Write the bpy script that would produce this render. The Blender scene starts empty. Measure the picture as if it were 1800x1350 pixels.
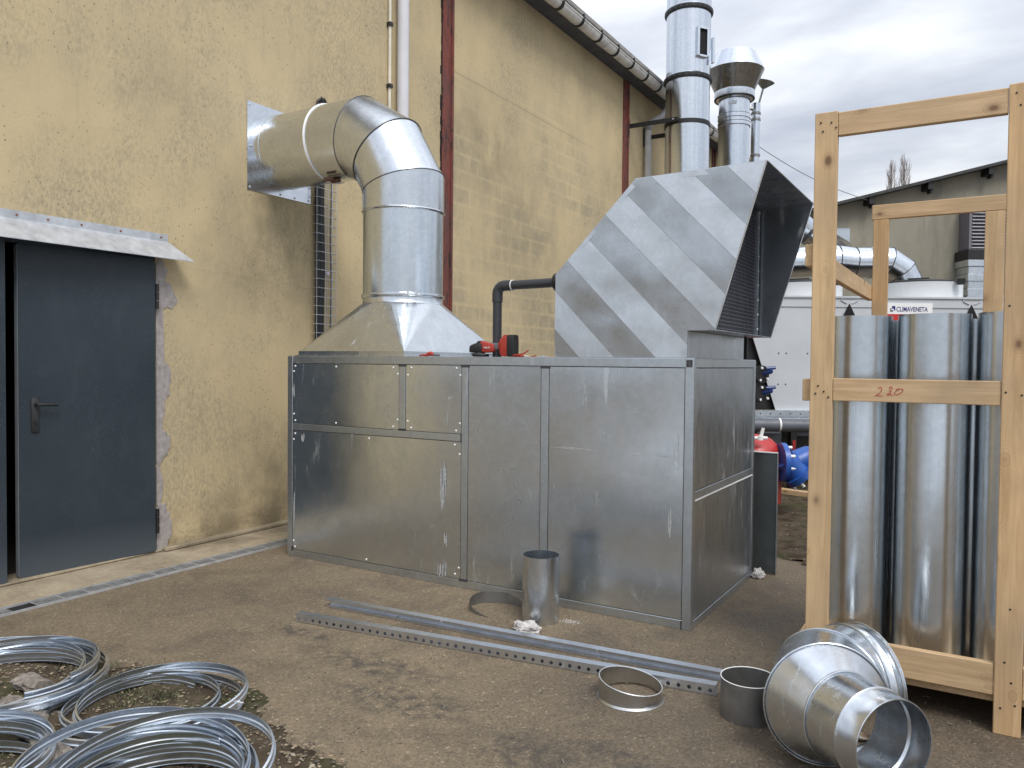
import bpy, math, random
import numpy as np
from math import sin, cos, pi, radians, sqrt, atan2, tan
from mathutils import Vector, Matrix
random.seed(7)
D = bpy.data
SC = bpy.context.scene
COL = SC.collection

# ------------------------------------------------------------------ camera
F_PX, YAW, PITCH, ROLL, CAMZ = 1383.8, .5432, .0268, .0098, 1.5
_f = np.array([-sin(YAW)*cos(PITCH), cos(YAW)*cos(PITCH), -sin(PITCH)])
_r = np.array([cos(YAW), sin(YAW), 0.]); _u = np.cross(_r, _f)
_R = _r*cos(ROLL)+_u*sin(ROLL); _U = -_r*sin(ROLL)+_u*cos(ROLL)
cam = D.objects.new('camera', D.cameras.new('camera')); COL.objects.link(cam)
cam.data.sensor_fit = 'HORIZONTAL'; cam.data.sensor_width = 36
cam.data.lens = 36*F_PX/1800; cam.data.clip_end = 2000; cam.data.clip_start = .05
m = Matrix(((_R[0], _U[0], -_f[0], 0), (_R[1], _U[1], -_f[1], 0), (_R[2], _U[2], -_f[2], CAMZ), (0, 0, 0, 1)))
cam.matrix_world = m
SC.camera = cam

# ------------------------------------------------------------------ world, sun, exposure
SUN_EL, SUN_AZ = radians(52), radians(128)     # azimuth clockwise from +Y
w = D.worlds.new('World'); SC.world = w; w.use_nodes = True
nt = w.node_tree; N = nt.nodes; L = nt.links
for n in list(N): N.remove(n)
out = N.new('ShaderNodeOutputWorld'); bg = N.new('ShaderNodeBackground'); bg.inputs[1].default_value = .1
sky = N.new('ShaderNodeTexSky'); sky.sky_type = 'NISHITA'; sky.sun_disc = False
sky.sun_elevation = SUN_EL; sky.sun_rotation = SUN_AZ
tc = N.new('ShaderNodeTexCoord'); sep = N.new('ShaderNodeSeparateXYZ'); L.new(tc.outputs['Generated'], sep.inputs[0])
# flatten direction onto a cloud deck: xy / (z + .18)
zz = N.new('ShaderNodeMath'); zz.operation = 'MAXIMUM'; zz.inputs[1].default_value = 0; L.new(sep.outputs[2], zz.inputs[0])
za = N.new('ShaderNodeMath'); za.operation = 'ADD'; za.inputs[1].default_value = .22; L.new(zz.outputs[0], za.inputs[0])
dv = N.new('ShaderNodeVectorMath'); dv.operation = 'DIVIDE'; cb = N.new('ShaderNodeCombineXYZ')
for i in range(3): L.new(za.outputs[0], cb.inputs[i])
L.new(tc.outputs['Generated'], dv.inputs[0]); L.new(cb.outputs[0], dv.inputs[1])
n1 = N.new('ShaderNodeTexNoise'); n1.inputs['Scale'].default_value = 1.5; n1.inputs['Detail'].default_value = 7; n1.inputs['Roughness'].default_value = .5; n1.inputs['Distortion'].default_value = .25
mpw = N.new('ShaderNodeMapping'); mpw.inputs['Location'].default_value = (3.1, 1.7, 0); mpw.inputs['Rotation'].default_value = (0, 0, .9); mpw.inputs['Scale'].default_value = (1, 1.9, 1)
L.new(dv.outputs[0], mpw.inputs[0]); L.new(mpw.outputs[0], n1.inputs['Vector'])
cr = N.new('ShaderNodeValToRGB'); L.new(n1.outputs[0], cr.inputs[0])
cr.color_ramp.elements[0].position = .32; cr.color_ramp.elements[0].color = (.47, .51, .60, 1)
cr.color_ramp.elements[1].position = .66; cr.color_ramp.elements[1].color = (.96, .98, 1.0, 1)
e = cr.color_ramp.elements.new(.5); e.color = (.68, .715, .785, 1)
# overcast luminance: brighter towards the zenith (1 + 2 sin e) / 3
lm = N.new('ShaderNodeMath'); lm.operation = 'MULTIPLY_ADD'; L.new(zz.outputs[0], lm.inputs[0]); lm.inputs[1].default_value = 8.0; lm.inputs[2].default_value = 4.9
cm = N.new('ShaderNodeVectorMath'); cm.operation = 'SCALE'; L.new(cr.outputs[0], cm.inputs[0]); L.new(lm.outputs[0], cm.inputs['Scale'])
mx = N.new('ShaderNodeMix'); mx.data_type = 'RGBA'; mx.inputs[0].default_value = .9
L.new(sky.outputs[0], mx.inputs[6]); L.new(cm.outputs[0], mx.inputs[7]); L.new(mx.outputs[2], bg.inputs[0]); L.new(bg.outputs[0], out.inputs[0])

sun = D.objects.new('sun', D.lights.new('sun', 'SUN')); COL.objects.link(sun)
sun.data.energy = 1.5; sun.data.angle = radians(24); sun.data.color = (1, .965, .91)
sd = Vector((sin(SUN_AZ)*cos(SUN_EL), cos(SUN_AZ)*cos(SUN_EL), sin(SUN_EL)))
sun.rotation_euler = (-sd).to_track_quat('-Z', 'Y').to_euler(); sun.location = (5, -5, 12)
SC.view_settings.view_transform = 'Standard'; SC.view_settings.look = 'None'
SC.view_settings.exposure = .66; SC.view_settings.gamma = 1; SC.view_settings.use_curve_mapping = False

# ------------------------------------------------------------------ measuring helpers (image point -> world point on a plane)
_C = np.array([0, 0, CAMZ])
def _ray(px, py): return _f + _R*(px-900)/F_PX - _U*(py-675)/F_PX
def on(ax, c, px, py):
    d = _ray(px, py); t = (c-_C[ax])/d[ax]; p = _C+t*d; return Vector(p)
def X_(c, px, py): return on(0, c, px, py)
def Y_(c, px, py): return on(1, c, px, py)
def G_(px, py, z=0): return on(2, z, px, py)
_fh = np.array([-sin(YAW), cos(YAW), 0])
def Dp(dist, px, py):
    d = _ray(px, py); t = dist/(d@_fh); return Vector(_C+t*d)
RH = Vector((cos(YAW), sin(YAW), 0)); FH = Vector((-sin(YAW), cos(YAW), 0)); UP = Vector((0, 0, 1))

# ------------------------------------------------------------------ mesh helpers
class MB:
    def __init__(s): s.v = []; s.f = []; s.mi = []; s.cur = 0
    def add(s, vs, fs):
        o = len(s.v); s.v += [Vector(q) for q in vs]; s.f += [tuple(o+i for i in f) for f in fs]; s.mi += [s.cur]*len(fs); return s
    def box(s, a, b, M=None, bev=0):
        x0, x1 = sorted((a[0], b[0])); y0, y1 = sorted((a[1], b[1])); z0, z1 = sorted((a[2], b[2]))
        if bev <= 0:
            vs = [(x, y, z) for x in (x0, x1) for y in (y0, y1) for z in (z0, z1)]
            fs = [(0, 1, 3, 2), (4, 6, 7, 5), (0, 4, 5, 1), (2, 3, 7, 6), (0, 2, 6, 4), (1, 5, 7, 3)]
        else:
            bev = min(bev, (x1-x0)*.45, (y1-y0)*.45, (z1-z0)*.45); k = bev
            vs = []; idx = {}
            for i, x in enumerate((x0, x1)):
                for j, y in enumerate((y0, y1)):
                    for l, z in enumerate((z0, z1)):
                        sx, sy, sz = (1, -1)[i], (1, -1)[j], (1, -1)[l]
                        idx[i, j, l, 0] = len(vs); vs.append((x, y+sy*k, z+sz*k))
                        idx[i, j, l, 1] = len(vs); vs.append((x+sx*k, y, z+sz*k))
                        idx[i, j, l, 2] = len(vs); vs.append((x+sx*k, y+sy*k, z))
            I = lambda *a: idx[a]
            fs = []
            for i in (0, 1):
                fs.append((I(i,0,0,0), I(i,1,0,0), I(i,1,1,0), I(i,0,1,0)))
                fs.append((I(0,i,0,1), I(1,i,0,1), I(1,i,1,1), I(0,i,1,1)))
                fs.append((I(0,0,i,2), I(1,0,i,2), I(1,1,i,2), I(0,1,i,2)))
            for i in (0, 1):
                for j in (0, 1):
                    fs.append((I(i,j,0,0), I(i,j,1,0), I(i,j,1,1), I(i,j,0,1)))
                    fs.append((I(i,0,j,0), I(i,1,j,0), I(i,1,j,2), I(i,0,j,2)))
                    fs.append((I(0,i,j,1), I(1,i,j,1), I(1,i,j,2), I(0,i,j,2)))
                    for l in (0, 1): fs.append((I(i,j,l,0), I(i,j,l,1), I(i,j,l,2)))
        if M is not None: vs = [M@Vector(q) for q in vs]
        return s.add(vs, fs)
    def prism(s, poly, ext):                       # planar polygon + extrusion vector
        poly = [Vector(p) for p in poly]; ext = Vector(ext); n = len(poly)
        vs = poly+[p+ext for p in poly]
        fs = [tuple(range(n)), tuple(range(2*n-1, n-1, -1))]+[(i, (i+1) % n, n+(i+1) % n, n+i) for i in range(n)]
        return s.add(vs, fs)
    def loft(s, rings, closed=True, cap0=False, cap1=False):
        n = len(rings[0]); vs = [p for r in rings for p in r]; fs = []
        for k in range(len(rings)-1):
            for i in range(n if closed else n-1):
                j = (i+1) % n; fs.append((k*n+i, k*n+j, (k+1)*n+j, (k+1)*n+i))
        if cap0: fs.append(tuple(range(n-1, -1, -1)))
        if cap1: fs.append(tuple((len(rings)-1)*n+i for i in range(n)))
        return s.add(vs, fs)
    def tube(s, pts, r, n=10, closed=False, caps=True):
        pts = [Vector(p) for p in pts]; m = len(pts); rings = []; prev = None
        for i, p in enumerate(pts):
            if closed: t = pts[(i+1) % m]-pts[i-1]
            else: t = (pts[min(i+1, m-1)]-pts[max(i-1, 0)])
            t.normalize()
            if prev is None:
                a = t.cross(UP)
                if a.length < .05: a = t.cross(Vector((1, 0, 0)))
                a.normalize()
            else:
                a = prev-t*prev.dot(t)
                a.normalize()
            prev = a; b = t.cross(a); rr = r[i] if isinstance(r, (list, tuple)) else r
            rings.append([p+a*(rr*cos(2*pi*k/n))+b*(rr*sin(2*pi*k/n)) for k in range(n)])
        if closed: rings.append(rings[0])
        return s.loft(rings, True, caps and not closed, caps and not closed)
    def lathe(s, prof, c, axis=(0, 0, 1), n=48, a0=0, a1=2*pi):      # prof: (radius, height)
        axis = Vector(axis).normalized(); a = axis.cross(Vector((.31, .9, .17))).normalized()
        if abs(axis.z) > .99: a = Vector((1, 0, 0))
        b = axis.cross(a); c = Vector(c); full = abs(a1-a0-2*pi) < 1e-6; rings = []
        for r, h in prof:
            rings.append([c+axis*h+a*(r*cos(a0+(a1-a0)*k/(n if full else n-1)))+b*(r*sin(a0+(a1-a0)*k/(n if full else n-1))) for k in range(n)])
        return s.loft(rings, full)
def circ(c, nrm, r, n=48, ref=None):
    nrm = Vector(nrm).normalized(); ref = Vector(ref) if ref else Vector((0.13, 0.2, 1))
    a = (ref-nrm*ref.dot(nrm)).normalized(); b = nrm.cross(a); c = Vector(c)
    return [c+a*(r*cos(2*pi*k/n))+b*(r*sin(2*pi*k/n)) for k in range(n)]
def cyl_ring(a, d, r, pc, pn, n=48, ref=(0.3, 1, .2)):    # where the cylinder (a, d, r) meets the plane (pc, pn)
    a = Vector(a); d = Vector(d).normalized(); pc = Vector(pc); pn = Vector(pn)
    ref = Vector(ref); u = (ref-d*ref.dot(d)).normalized(); v = d.cross(u); o = []
    for k in range(n):
        p = a+u*(r*cos(2*pi*k/n))+v*(r*sin(2*pi*k/n)); o.append(p+d*((pc-p).dot(pn)/d.dot(pn)))
    return o

def wloc(o):
    l = Vector((0, 0, 0))
    while o: l += o.location; o = o.parent
    return l
def tag(o, label=None, cat=None, group=None, kind=None):
    if label: o['label'] = label
    if cat: o['category'] = cat
    if group: o['group'] = group
    if kind: o['kind'] = kind
    return o
def thing(name, label, cat, loc=(0, 0, 0), group=None):
    o = D.objects.new(name, None); COL.objects.link(o); o.location = loc; o.empty_display_size = .1
    return tag(o, label, cat, group)
def obj(name, mb, mat, parent=None, smooth=False, loc=None, label=None, kind=None):
    base = wloc(parent) if parent else Vector((0, 0, 0))
    l = Vector(loc)-base if loc is not None else Vector((0, 0, 0))
    me = D.meshes.new(name); org = base+l
    me.from_pydata([v-org for v in mb.v], [], mb.f); 
    mats = mat if isinstance(mat, (list, tuple)) else [mat]
    for q in mats: me.materials.append(q)
    if len(mats) > 1: me.polygons.foreach_set('material_index', mb.mi)
    if smooth is not False:
        me.polygons.foreach_set('use_smooth', [True]*len(me.polygons))
        me.set_sharp_from_angle(angle=radians(smooth if smooth is not True else 35))
    me.update()
    o = D.objects.new(name, me); COL.objects.link(o); o.location = l
    if parent: o.parent = parent
    if label: o['label'] = label
    if kind: o['kind'] = kind
    return o
def dup(o, off, parent='same'):                         # copy a part or a one-mesh thing
    c = o.copy(); COL.objects.link(c); c.location = o.location+Vector(off)
    if parent != 'same': c.parent = parent
    return c

# ------------------------------------------------------------------ material helpers
class MT:
    def __init__(s, name):
        s.m = D.materials.new(name); s.m.use_nodes = True; s.t = s.m.node_tree; s.N = s.t.nodes; s.L = s.t.links
        s.b = s.N['Principled BSDF']; s.out = s.N['Material Output']; s.pos = None
    def new(s, t, **k):
        n = s.N.new(t)
        for a, b in k.items(): setattr(n, a, b)
        return n
    def lk(s, a, b): s.L.new(a, b)
    def P(s, scale=(1, 1, 1), rot=(0, 0, 0), loc=(0, 0, 0)):
        if s.pos is None: s.pos = s.new('ShaderNodeNewGeometry').outputs['Position']
        mp = s.new('ShaderNodeMapping'); mp.inputs['Scale'].default_value = scale; mp.inputs['Rotation'].default_value = rot; mp.inputs['Location'].default_value = loc
        s.lk(s.pos, mp.inputs[0]); return mp.outputs[0]
    def noise(s, sc, det=4, rough=.5, vec=None, dist=0, col=False):
        n = s.new('ShaderNodeTexNoise'); n.inputs['Scale'].default_value = sc; n.inputs['Detail'].default_value = det
        n.inputs['Roughness'].default_value = rough; n.inputs['Distortion'].default_value = dist
        s.lk(vec if vec is not None else s.P(), n.inputs['Vector']); return n.outputs[1 if col else 0]
    def vor(s, sc, vec=None, feat='F1', o=0):
        n = s.new('ShaderNodeTexVoronoi'); n.feature = feat; n.inputs['Scale'].default_value = sc
        s.lk(vec if vec is not None else s.P(), n.inputs['Vector']); return n.outputs[o]
    def ramp(s, x, *st):
        n = s.new('ShaderNodeValToRGB'); s.lk(x, n.inputs[0]); el = n.color_ramp.elements
        while len(el) < len(st): el.new(.5)
        for e_, (p, c) in zip(el, st):
            e_.position = p; e_.color = (c, c, c, 1) if not isinstance(c, tuple) else (*c, 1)
        return n.outputs[0]
    def mix(s, f, a, b, mode='MIX'):
        n = s.new('ShaderNodeMix'); n.data_type = 'RGBA'; n.blend_type = mode
        for i, q in ((0, f), (6, a), (7, b)):
            if isinstance(q, (int, float)):
                n.inputs[i].default_value = q if i == 0 else (q, q, q, 1)
            elif isinstance(q, tuple): n.inputs[i].default_value = (*q, 1)
            else: s.lk(q, n.inputs[i])
        return n.outputs[2]
    def math(s, op, a, b=0, c=0):
        n = s.new('ShaderNodeMath'); n.operation = op
        for i, q in enumerate((a, b, c)):
            if isinstance(q, (int, float)): n.inputs[i].default_value = q
            else: s.lk(q, n.inputs[i])
        return n.outputs[0]
    def blob(s, c, r):                                  # 1 at c, 0 outside the radii r
        v = s.P((1/r[0], 1/r[1], 1/r[2]), loc=(-c[0]/r[0], -c[1]/r[1], -c[2]/r[2]))
        n = s.new('ShaderNodeVectorMath', operation='LENGTH'); s.lk(v, n.inputs[0])
        return s.math('SUBTRACT', 1, n.outputs['Value'])
    def sepz(s, i=2):
        n = s.new('ShaderNodeSeparateXYZ'); s.P(); s.lk(s.pos, n.inputs[0]); return n.outputs[i]
    def bump(s, h, st, dist=.01):
        n = s.new('ShaderNodeBump'); n.inputs['Strength'].default_value = st; n.inputs['Distance'].default_value = dist
        s.lk(h, n.inputs['Height']); s.lk(n.outputs[0], s.b.inputs['Normal']); return n
    def set(s, **k):
        for a, q in k.items():
            i = s.b.inputs[a.replace('_', ' ')]
            if isinstance(q, (int, float)): i.default_value = q
            elif isinstance(q, tuple): i.default_value = (*q, 1)
            else: s.lk(q, i)
        return s
def plain(name, col, rough=.5, metal=0, var=.12, sc=6, bump=0, spec=None):
    t = MT(name); n = t.noise(sc, 5, .6)
    c = t.mix(1, t.ramp(n, (.3, 1-var), (.7, 1+var)), col, 'MULTIPLY')
    t.set(Base_Color=c, Roughness=t.ramp(t.noise(sc*2.3, 4), (.3, max(0, rough-.07)), (.7, min(1, rough+.07))), Metallic=metal)
    if spec is not None: t.set(Specular_IOR_Level=spec)
    if bump: t.bump(t.noise(sc*8, 4), bump, .004)
    return t.m
def galv(name, col=(.60, .62, .64), rough=.3, wave=.05, streak=(1, 1, 1), spang=.05, stains=0, seed=0, wsc=2.2, stdir='z'):
    t = MT(name); off = (seed*3.7, seed*1.3, seed*2.1)
    sp = t.vor(38, t.P(loc=off), o=1)                    # spangle colour cells
    spg = t.new('ShaderNodeRGBToBW'); t.lk(sp, spg.inputs[0])
    st = t.noise(5, 6, .65, t.P(streak, loc=off))
    big = t.noise(1.3, 3, .5, t.P(loc=off))
    fine = t.noise(60, 3, .6, t.P(streak, loc=off))
    c = t.mix(1, t.ramp(spg.outputs[0], (.2, 1-spang), (.8, 1+spang*.6)), col, 'MULTIPLY')
    c = t.mix(1, t.ramp(st, (.3, .93), (.62, 1.02)), c, 'MULTIPLY')
    c = t.mix(t.ramp(big, (.35, 0.), (.7, .22)), c, (col[0]*.78, col[1]*.80, col[2]*.84))
    r = t.ramp(st, (.3, rough+.05), (.65, rough-.03))
    r = t.math('ADD', r, t.ramp(fine, (.4, -.005), (.7, .012)))
    metal = 1.0
    if stains:
        sv = (9, 9, 1.4) if stdir == 'z' else (1.4, 9, 9)
        a = t.noise(1.6, 8, .72, t.P(sv, loc=(seed*5.1, 2.2, seed)), .4)
        b = t.noise(1.1, 3, .5, t.P((1.1, 1.1, 1), loc=(1+seed, 4.4, 9)))
        k = t.math('MULTIPLY', t.ramp(a, (.575, 0.), (.68, 1.)), t.ramp(b, (.5-.05*stains, 0.), (.66-.05*stains, 1.)))
        a2 = t.noise(14, 7, .7, t.P((1, 1, .8), loc=(seed, 1, 7)), 1.2)
        k2 = t.math('MULTIPLY', t.ramp(a2, (.70, 0.), (.76, .25)), t.ramp(b, (.5, 0.), (.66, 1.)))
        k = t.math('MULTIPLY', t.math('MAXIMUM', k, k2), .6)
        c = t.mix(k, c, (.55, .56, .57)); metal = t.math('SUBTRACT', 1, t.math('MULTIPLY', k, .85)); r = t.math('MULTIPLY_ADD', k, .4, r)
    t.set(Base_Color=c, Metallic=metal, Roughness=r)
    h = t.math('MULTIPLY_ADD', t.noise(wsc, 2, .4, t.P(loc=off)), 1.0, t.math('MULTIPLY', t.noise(25, 3, .5, t.P(loc=off)), .0006))
    t.bump(h, wave, .25)
    return t.m
def wood(name, ax, col=(.63, .45, .265), seed=0):
    t = MT(name); sc = [1, 1, 1]; sc[ax] = .06
    v = t.P(tuple(sc), loc=(seed*.7, seed*.31, seed*.77))
    g = t.noise(38, 5, .6, v, 1.1); g2 = t.noise(9, 3, .5, v, .6)
    c = t.mix(t.ramp(g, (.35, 0.), (.68, 1.)), (col[0]*.66, col[1]*.60, col[2]*.52), col)
    c = t.mix(t.ramp(g2, (.3, 0.), (.7, .55)), c, (col[0]*1.1, col[1]*1.1, col[2]*1.12))
    ks = [3.4, 3.4, 3.4]; ks[ax] = 2.2
    kd = t.vor(1.9, t.P(tuple(ks), loc=(seed*1.3+.2, .6, seed)))
    knot = t.ramp(kd, (.07, 1.), (.11, .3), (.20, .0))
    ringn = t.ramp(t.math('SINE', t.math('MULTIPLY', kd, 120)), (.2, 0.), (.9, .35))
    near = t.ramp(kd, (.12, 1.), (.34, 0.))
    c = t.mix(t.math('MULTIPLY', ringn, near), c, (.27, .15, .075))
    c = t.mix(knot, c, (.14, .07, .035))
    big = t.noise(1.6, 4, .6, t.P(loc=(seed, 3, 1)))
    c = t.mix(t.ramp(big, (.40, 0.), (.7, .75)), c, (.37, .27, .17))
    t.set(Base_Color=c, Roughness=.72, Specular_IOR_Level=.25); t.bump(t.math('ADD', g, t.noise(90, 2, .5, v)), .25, .003)
    return t.m
M = {}
M['galv'] = galv('galvanised_sheet', (.67, .71, .75), rough=.25, stains=.15, streak=(3, 3, .6), wave=.045)
M['galv_box'] = galv('galvanised_panel', (.70, .75, .795), rough=.225, stains=.5, streak=(1.5, 1.5, 1), wave=.06, wsc=1.1, seed=2)
M['galv_box2'] = galv('galvanised_panel_b', (.68, .735, .785), rough=.235, stains=.3, streak=(1.5, 1.5, 1), wave=.06, wsc=1.0, seed=5)
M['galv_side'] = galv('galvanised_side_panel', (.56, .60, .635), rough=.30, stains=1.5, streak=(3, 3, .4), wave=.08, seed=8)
M['galv_frame'] = galv('galvanised_frame', (.60, .65, .69), rough=.34, stains=.9, streak=(2, 2, 1), wave=.02, seed=3)
M['galv_duct'] = galv('galvanised_duct', (.68, .715, .75), rough=.24, stains=.1, streak=(3, 3, 1), wave=.025, seed=4)
M['galv_tube'] = galv('galvanised_tube', (.66, .71, .75), rough=.24, streak=(5, 5, .25), wave=.02, seed=6, wsc=3)
M['galv_ring'] = galv('galvanised_ring', (.66, .71, .77), rough=.30, streak=(2, 2, 2), wave=.02, seed=7)
M['galv_strip_a'] = galv('galvanised_strip_a', (.66, .69, .715), rough=.28, stains=.3, streak=(2, 2, 2), wave=.17, wsc=1.9, seed=9, spang=.04)  # paler copy of the sheet, sky reflection of bright strips put into colour
M['galv_strip_b'] = galv('galvanised_strip_b', (.56, .59, .62), rough=.28, stains=.3, streak=(2, 2, 2), wave=.20, wsc=1.8, seed=11, spang=.04)  # dimmer copy of the sheet, duller reflection of dark strips put into colour
M['stack'] = galv('stainless_stack', (.70, .74, .79), rough=.2, streak=(4, 4, .3), wave=.012, seed=12)
M['galv_rail'] = galv('galvanised_rail', (.66, .68, .71), rough=.36, stains=.3, streak=(2, 2, 2), wave=.02, seed=17)
M['steel_grey'] = plain('rolled_steel', (.27, .27, .265), .42, .85, .2, 9)
M['seam'] = plain('dark_seam', (.10, .10, .105), .5, .6)
M['zinc'] = plain('zinc_flashing', (.55, .57, .60), .42, .55, .2, 12, .1)
M['black'] = plain('black_plastic', (.018, .019, .021), .4)
M['blackpipe'] = plain('dark_grey_pvc', (.035, .037, .042), .38)
M['blacksteel'] = plain('black_steel', (.012, .012, .013), .5)
M['dark'] = plain('dark_void', (.006, .006, .007), .9)
M['door'] = None
M['red'] = plain('tool_red', (.36, .035, .022), .38)
M['pillar'] = None
M['pvc'] = plain('grey_pvc', (.50, .50, .50), .45, 0, .12, 5)
M['pvcw'] = plain('pale_pvc', (.60, .60, .63), .35, 0, .05, 5)
M['white'] = plain('white_painted_panel', (.50, .525, .55), .42, 0, .05, 3)
M['whitew'] = plain('white_plastic', (.62, .64, .66), .4, 0, .04, 3)
M['rust'] = plain('rusty_steel', (.22, .08, .04), .8, 0, .4, 30)
M['redlead'] = plain('red_enamel', (.42, .03, .03), .38, 0, .15, 9)
M['blue'] = plain('blue_enamel', (.02, .09, .36), .38, 0, .15, 12)
M['pipegrey'] = plain('grey_pipe_lagging', (.10, .11, .13), .5)
M['navy'] = plain('navy_print', (.01, .01, .14), .5, 0, .02)
M['signred'] = plain('red_print', (.50, .02, .02), .5, 0, .02)
M['signwhite'] = plain('white_print', (.78, .78, .78), .5, 0, .02)
M['pen'] = plain('red_pen', (.42, .05, .05), .7, 0, .3, 60)
M['rag'] = plain('white_rag', (.48, .46, .45), .9, 0, .3, 25)
M['grey'] = plain('mid_grey', (.12, .12, .125), .5)
M['bark'] = plain('bark', (.26, .22, .20), .9, 0, .3, 9)

def wall_mat():
    t = MT('tan_render')
    big = t.noise(.55, 5, .55, t.P((1, 1, .8), loc=(2, 0, 1)))
    med = t.noise(2.4, 6, .62, t.P((1, 1, .55)))
    c = t.mix(t.ramp(big, (.35, 0.), (.68, 1.)), (.575, .462, .278), (.52, .423, .262))
    c = t.mix(t.ramp(med, (.42, 0.), (.75, .5)), c, (.43, .355, .23))
    # ghost of the blockwork beyond the red column
    bk = t.new('ShaderNodeTexBrick'); bk.inputs['Scale'].default_value = 1; bk.inputs['Brick Width'].default_value = .5; bk.inputs['Row Height'].default_value = .2
    bk.inputs['Mortar Size'].default_value = .034; bk.inputs['Mortar Smooth'].default_value = 1; bk.inputs['Bias'].default_value = 0
    bk.inputs['Color1'].default_value = (.35, .35, .35, 1); bk.inputs['Color2'].default_value = (.9, .9, .9, 1); bk.inputs['Mortar'].default_value = (0, 0, 0, 1)
    v = t.P((1, 1, 1)); sx = t.new('ShaderNodeSeparateXYZ'); t.lk(v, sx.inputs[0]); cx = t.new('ShaderNodeCombineXYZ')
    t.lk(sx.outputs[1], cx.inputs[0]); t.lk(sx.outputs[2], cx.inputs[1]); t.lk(cx.outputs[0], bk.inputs['Vector'])
    yy = t.sepz(1); z = t.sepz(2)
    patch = t.ramp(t.noise(.75, 4, .6, t.P(loc=(7, 1, 5))), (.42, 0.), (.62, 1.))
    gm = t.math('MULTIPLY', t.math('MULTIPLY', t.ramp(t.math('DIVIDE', yy, 20), (.375, 0.), (.382, 1.)), patch), bk.outputs[0])
    gm = t.math('MULTIPLY', gm, t.ramp(t.math('DIVIDE', z, 8), (.52, 1.), (.66, .15)))
    c = t.mix(t.math('MULTIPLY', t.math('MULTIPLY', gm, t.ramp(t.noise(9, 5, .7, t.P((1, 1, .6))), (.35, .35), (.6, 1.))), .8), c, (.29, .26, .195))
    # algae: soft clouds broken into dots and runs
    cl = t.noise(1.15, 5, .6, t.P((1, 1, .9), loc=(4.2, 3.3, .4)))
    dots = t.noise(55, 3, .75, t.P((1, 1, .5)))
    al = t.math('MULTIPLY', t.ramp(cl, (.42, 0.), (.62, 1.)), t.ramp(dots, (.40, 0.1), (.62, 1.)))
    c = t.mix(t.math('MULTIPLY', al, .5), c, (.22, .20, .15))
    run = t.noise(3.2, 6, .66, t.P((1, 2.2, .16), loc=(1, 5, 2)), .2)
    c = t.mix(t.ramp(run, (.57, 0.), (.78, .28)), c, (.27, .235, .165))
    # named stains: under the wall plate, low by the enclosure, near the cable tray
    for cc, rr, a in (((-5.46, 5.0, 2.6), (9, .8, 1.0), .8), ((-5.46, 5.1, .35), (9, .95, .75), .95), ((-5.46, 4.4, 2.2), (9, .55, .6), .35),
                      ((-5.46, 8.4, 4.2), (9, 1.2, .9), .6), ((-5.46, 3.9, 3.6), (9, .5, .5), .35), ((-5.46, 9.5, 3.2), (9, 1.6, 1.2), .45)):
        b = t.math('MULTIPLY', t.ramp(t.blob(cc, rr), (0., 0.), (.75, 1.)), t.ramp(t.noise(4, 6, .65, t.P((1, 1, .6), loc=cc)), (.34, .1), (.62, 1.)))
        c = t.mix(t.math('MULTIPLY', b, a*.8), c, (.21, .18, .12))
    low = t.math('MULTIPLY', t.ramp(t.math('DIVIDE', z, 2), (0.02, 1.), (.22, 0.)), t.ramp(t.noise(2.5, 6, .7, t.P((1, 1, 1.4), loc=(3, 8, 0))), (.4, 0.), (.6, 1.)))
    c = t.mix(t.math('MULTIPLY', low, .8), c, (.15, .12, .08))
    # day joint across the render beyond the column
    jl = t.math('ABSOLUTE', t.math('SUBTRACT', z, t.math('MULTIPLY_ADD', t.noise(3, 3), .02, 4.92)))
    jl = t.math('MULTIPLY', t.ramp(jl, (.003, .4), (.014, 0.)), t.ramp(t.math('DIVIDE', yy, 20), (.378, 0.), (.38, 1.), (.52, 1.), (.6, 0.)))
    c = t.mix(jl, c, (.2, .17, .12))
    cz_ = t.math('ABSOLUTE', t.math('SUBTRACT', t.math('ADD', z, t.math('MULTIPLY', yy, .03)), t.math('MULTIPLY_ADD', t.noise(5, 5, .7), .09, 2.30)))
    ck = t.math('MULTIPLY', t.ramp(cz_, (.0012, .3), (.004, 0.)), t.ramp(t.math('DIVIDE', yy, 20), (.19, 0.), (.21, 1.), (.27, 1.), (.275, 0.)))
    c = t.mix(ck, c, (.2, .17, .12))
    pits = t.vor(26, t.P((1, 1, .8))); pm = t.math('MULTIPLY', t.ramp(pits, (.10, 1.), (.19, 0.)), t.ramp(t.noise(2.2, 4, .6), (.40, 0.1), (.6, 1.)))
    c = t.mix(t.math('MULTIPLY', pm, .65), c, (.10, .09, .07))
    t.set(Base_Color=c, Roughness=.93, Specular_IOR_Level=.15)
    h = t.math('ADD', t.noise(45, 5, .65), t.math('MULTIPLY', t.noise(3, 3), 2))
    t.bump(h, .35, .006)
    return t.m
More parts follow.
